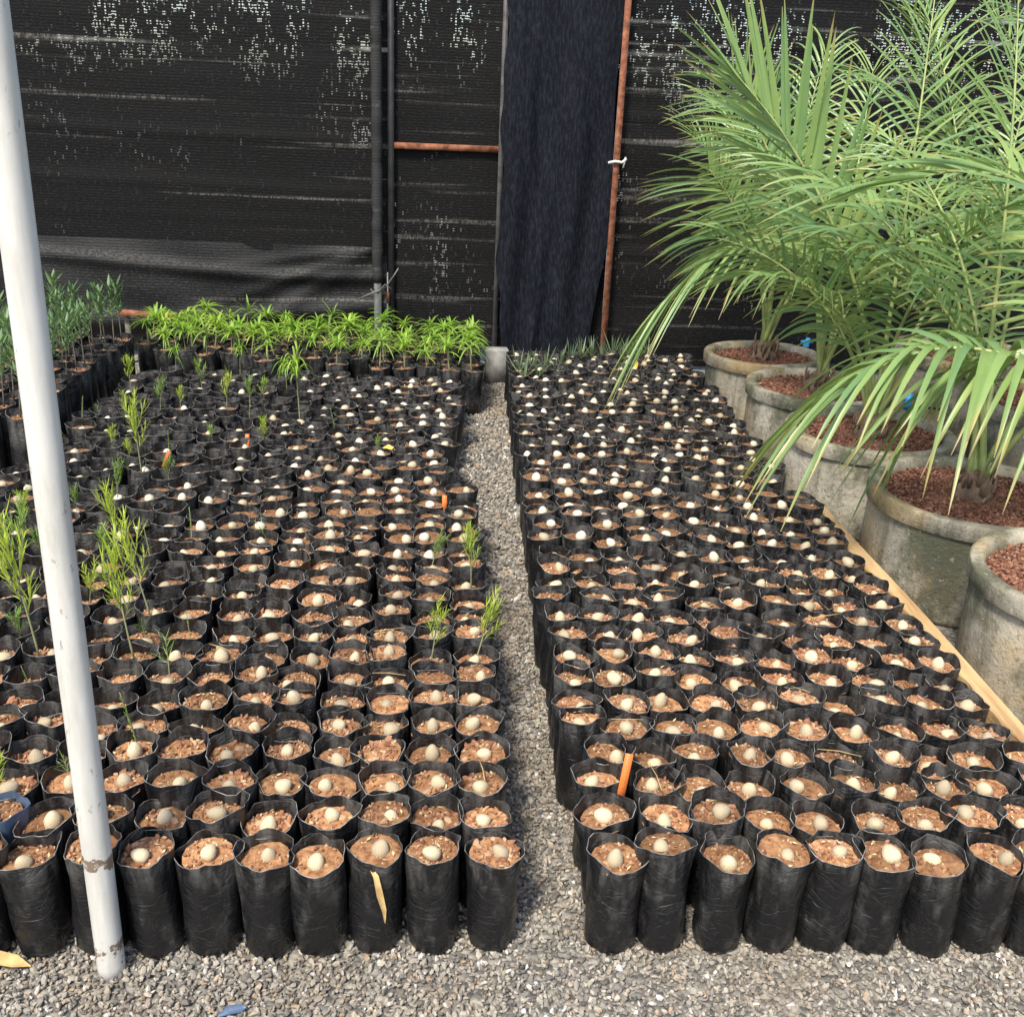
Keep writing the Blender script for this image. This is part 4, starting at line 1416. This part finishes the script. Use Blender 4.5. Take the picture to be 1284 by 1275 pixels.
# ------------------------------------------------------------------ small things
def plant_tag(px, py, z, h, label, lean=0.1):
    p = ground_at(px, py, z)
    mb = MB(); mb.box((0, 0, h / 2), (0.017, 0.0012, h), bev=0.0003)
    o = put('plant_tag', mb.me('plant_tag', TAG), None, (p.x, p.y, z - 0.01), (-0.12, lean, random.uniform(-0.2, 0.2)))
    tag(o, label, 'plant tag', 'orange plant tags')


plant_tag(777, 1000, 0.225, 0.115, 'orange written tag stuck in a front corner bag of the planter-side block', 0.12)
plant_tag(310, 560, 0.22, 0.062, 'orange tag standing in the far half of the pole-side block', 0.0)
plant_tag(557, 638, 0.22, 0.060, 'orange tag at the aisle edge of the pole-side block', 0.0)
plant_tag(205, 583, 0.22, 0.07, 'thin orange tag leaning among the pole-side bags', 0.35)


def leaf_thing(name, pts, w, mat, label, cat, group=None):
    V, F = [], []
    pts = [Vector(p) for p in pts]
    n = len(pts) - 1
    for i, p in enumerate(pts):
        tn = (pts[min(i + 1, n)] - pts[max(i - 1, 0)]).normalized()
        s = tn.cross(Vector((0, -0.5, 0.8))).normalized()
        ww = w * math.sin(math.pi * min(0.97, 0.08 + 0.9 * i / n)) / 2
        nn = s.cross(tn) * 0.12 * w
        V += [p - s * ww + nn, p - nn, p + s * ww + nn]
    for i in range(n):
        for k in range(2):
            a = i * 3 + k
            F.append((a, a + 1, a + 4, a + 3))
    tag(put(name, mesh(name, V, F, mat)), label, cat, group)


p = ground_at(468, 1092, 0.215)
leaf_thing('dry_leaf', [(p.x - 0.01, p.y + 0.01, 0.222), (p.x + 0.006, p.y - 0.012, 0.212), (p.x + 0.014, p.y - 0.020, 0.175), (p.x + 0.022, p.y - 0.022, 0.14), (p.x + 0.024, p.y - 0.024, 0.11)], 0.013, DRY, 'dry straw-coloured leaf hanging over a front bag of the pole-side block', 'leaf')
p = ground_at(8, 1207, 0.01)
leaf_thing('fallen_leaf', [(p.x - 0.06, p.y + 0.01, 0.014), (p.x - 0.02, p.y + 0.004, 0.02), (p.x + 0.02, p.y - 0.004, 0.018), (p.x + 0.05, p.y - 0.01, 0.012)], 0.028, DRY, 'dry yellow-brown leaf on the gravel left of the white pole', 'leaf')
p = ground_at(288, 1268, 0.01)
leaf_thing('plastic_scrap', [(p.x - 0.02, p.y - 0.008, 0.008), (p.x, p.y, 0.014), (p.x + 0.02, p.y + 0.008, 0.010), (p.x + 0.028, p.y + 0.012, 0.008)], 0.018, FILM_BLUE, 'blue grey plastic scrap on the gravel at the bottom edge', 'scrap')
p = ground_at(486, 566, 0.215)
leaf_thing('fallen_leaf', [(p.x - 0.02, p.y, 0.228), (p.x, p.y - 0.005, 0.236), (p.x + 0.02, p.y - 0.01, 0.230), (p.x + 0.03, p.y - 0.01, 0.224)], 0.022, YELLOW, 'yellow leaf lying on far bags of the pole-side block', 'leaf')
p = ground_at(796, 466, 0.215)
leaf_thing('fallen_leaf', [(p.x, p.y, 0.215), (p.x, p.y, 0.24), (p.x + 0.005, p.y - 0.005, 0.265), (p.x + 0.006, p.y - 0.006, 0.28)], 0.024, YELLOW, 'yellow leaf standing among the far planter-side bags', 'leaf')
p = ground_at(845, 905 + 0, 0.21)

# blue hose fittings on the far planters
for (x, y, w) in ((1010, 428, 'on the farthest planter'), (1137, 500, 'behind the middle planter')):
    p = ground_at(x, y + 8, 0.38)
    t = thing('hose_fitting', 'bright blue irrigation fitting ' + w, 'hose fitting', (p.x, p.y, 0.36), (0, 0, 0), 'blue irrigation fittings')
    mb = MB(); mb.tube([(0, 0, 0), (0, 0, 0.03), (0.01, 0, 0.075)], [0.014, 0.018, 0.012], 10); mb.tube([(-0.03, 0, 0.05), (0.035, 0, 0.055)], 0.010, 8)
    put('valve', mb.me('valve', BLUE), t)
    mb = MB(); mb.tube([(0, 0, 0.0), (0.05, 0.03, 0.005), (0.12, 0.04, 0.0), (0.2, 0.03, -0.005)], 0.006, 8)
    put('hose', mb.me('hose', BLACK_PLASTIC), t)

# dry straws lying across the bags
for i in range(14):
    blk, r0, c0 = 'LR'[i % 2], 2 + (i * 3) % 13, (i * 5) % 8
    b = lbag.get((blk, r0, c0))
    if not b:
        continue
    a_ = random.uniform(0, 6.28)
    L_ = random.uniform(0.05, 0.11)
    z0 = BAG_H * b['h'] + 0.008
    mb = MB()
    mb.tube([(-L_ / 2 * math.cos(a_), -L_ / 2 * math.sin(a_), -0.004), (0, 0, 0.006), (L_ / 2 * math.cos(a_ + 0.15), L_ / 2 * math.sin(a_ + 0.15), 0.012)], [0.0014, 0.0012, 0.0006], 5)
    o = put('straw', mb.me('straw', DRY), None, (b['u'], b['v'], z0))
    tag(o, 'thin dry straw across a bag in the %s, %s row, %s from the aisle' % (SIDE[blk], ordn(r0), ordn(c0, 'first')), 'straw', 'dry straws on the bags')
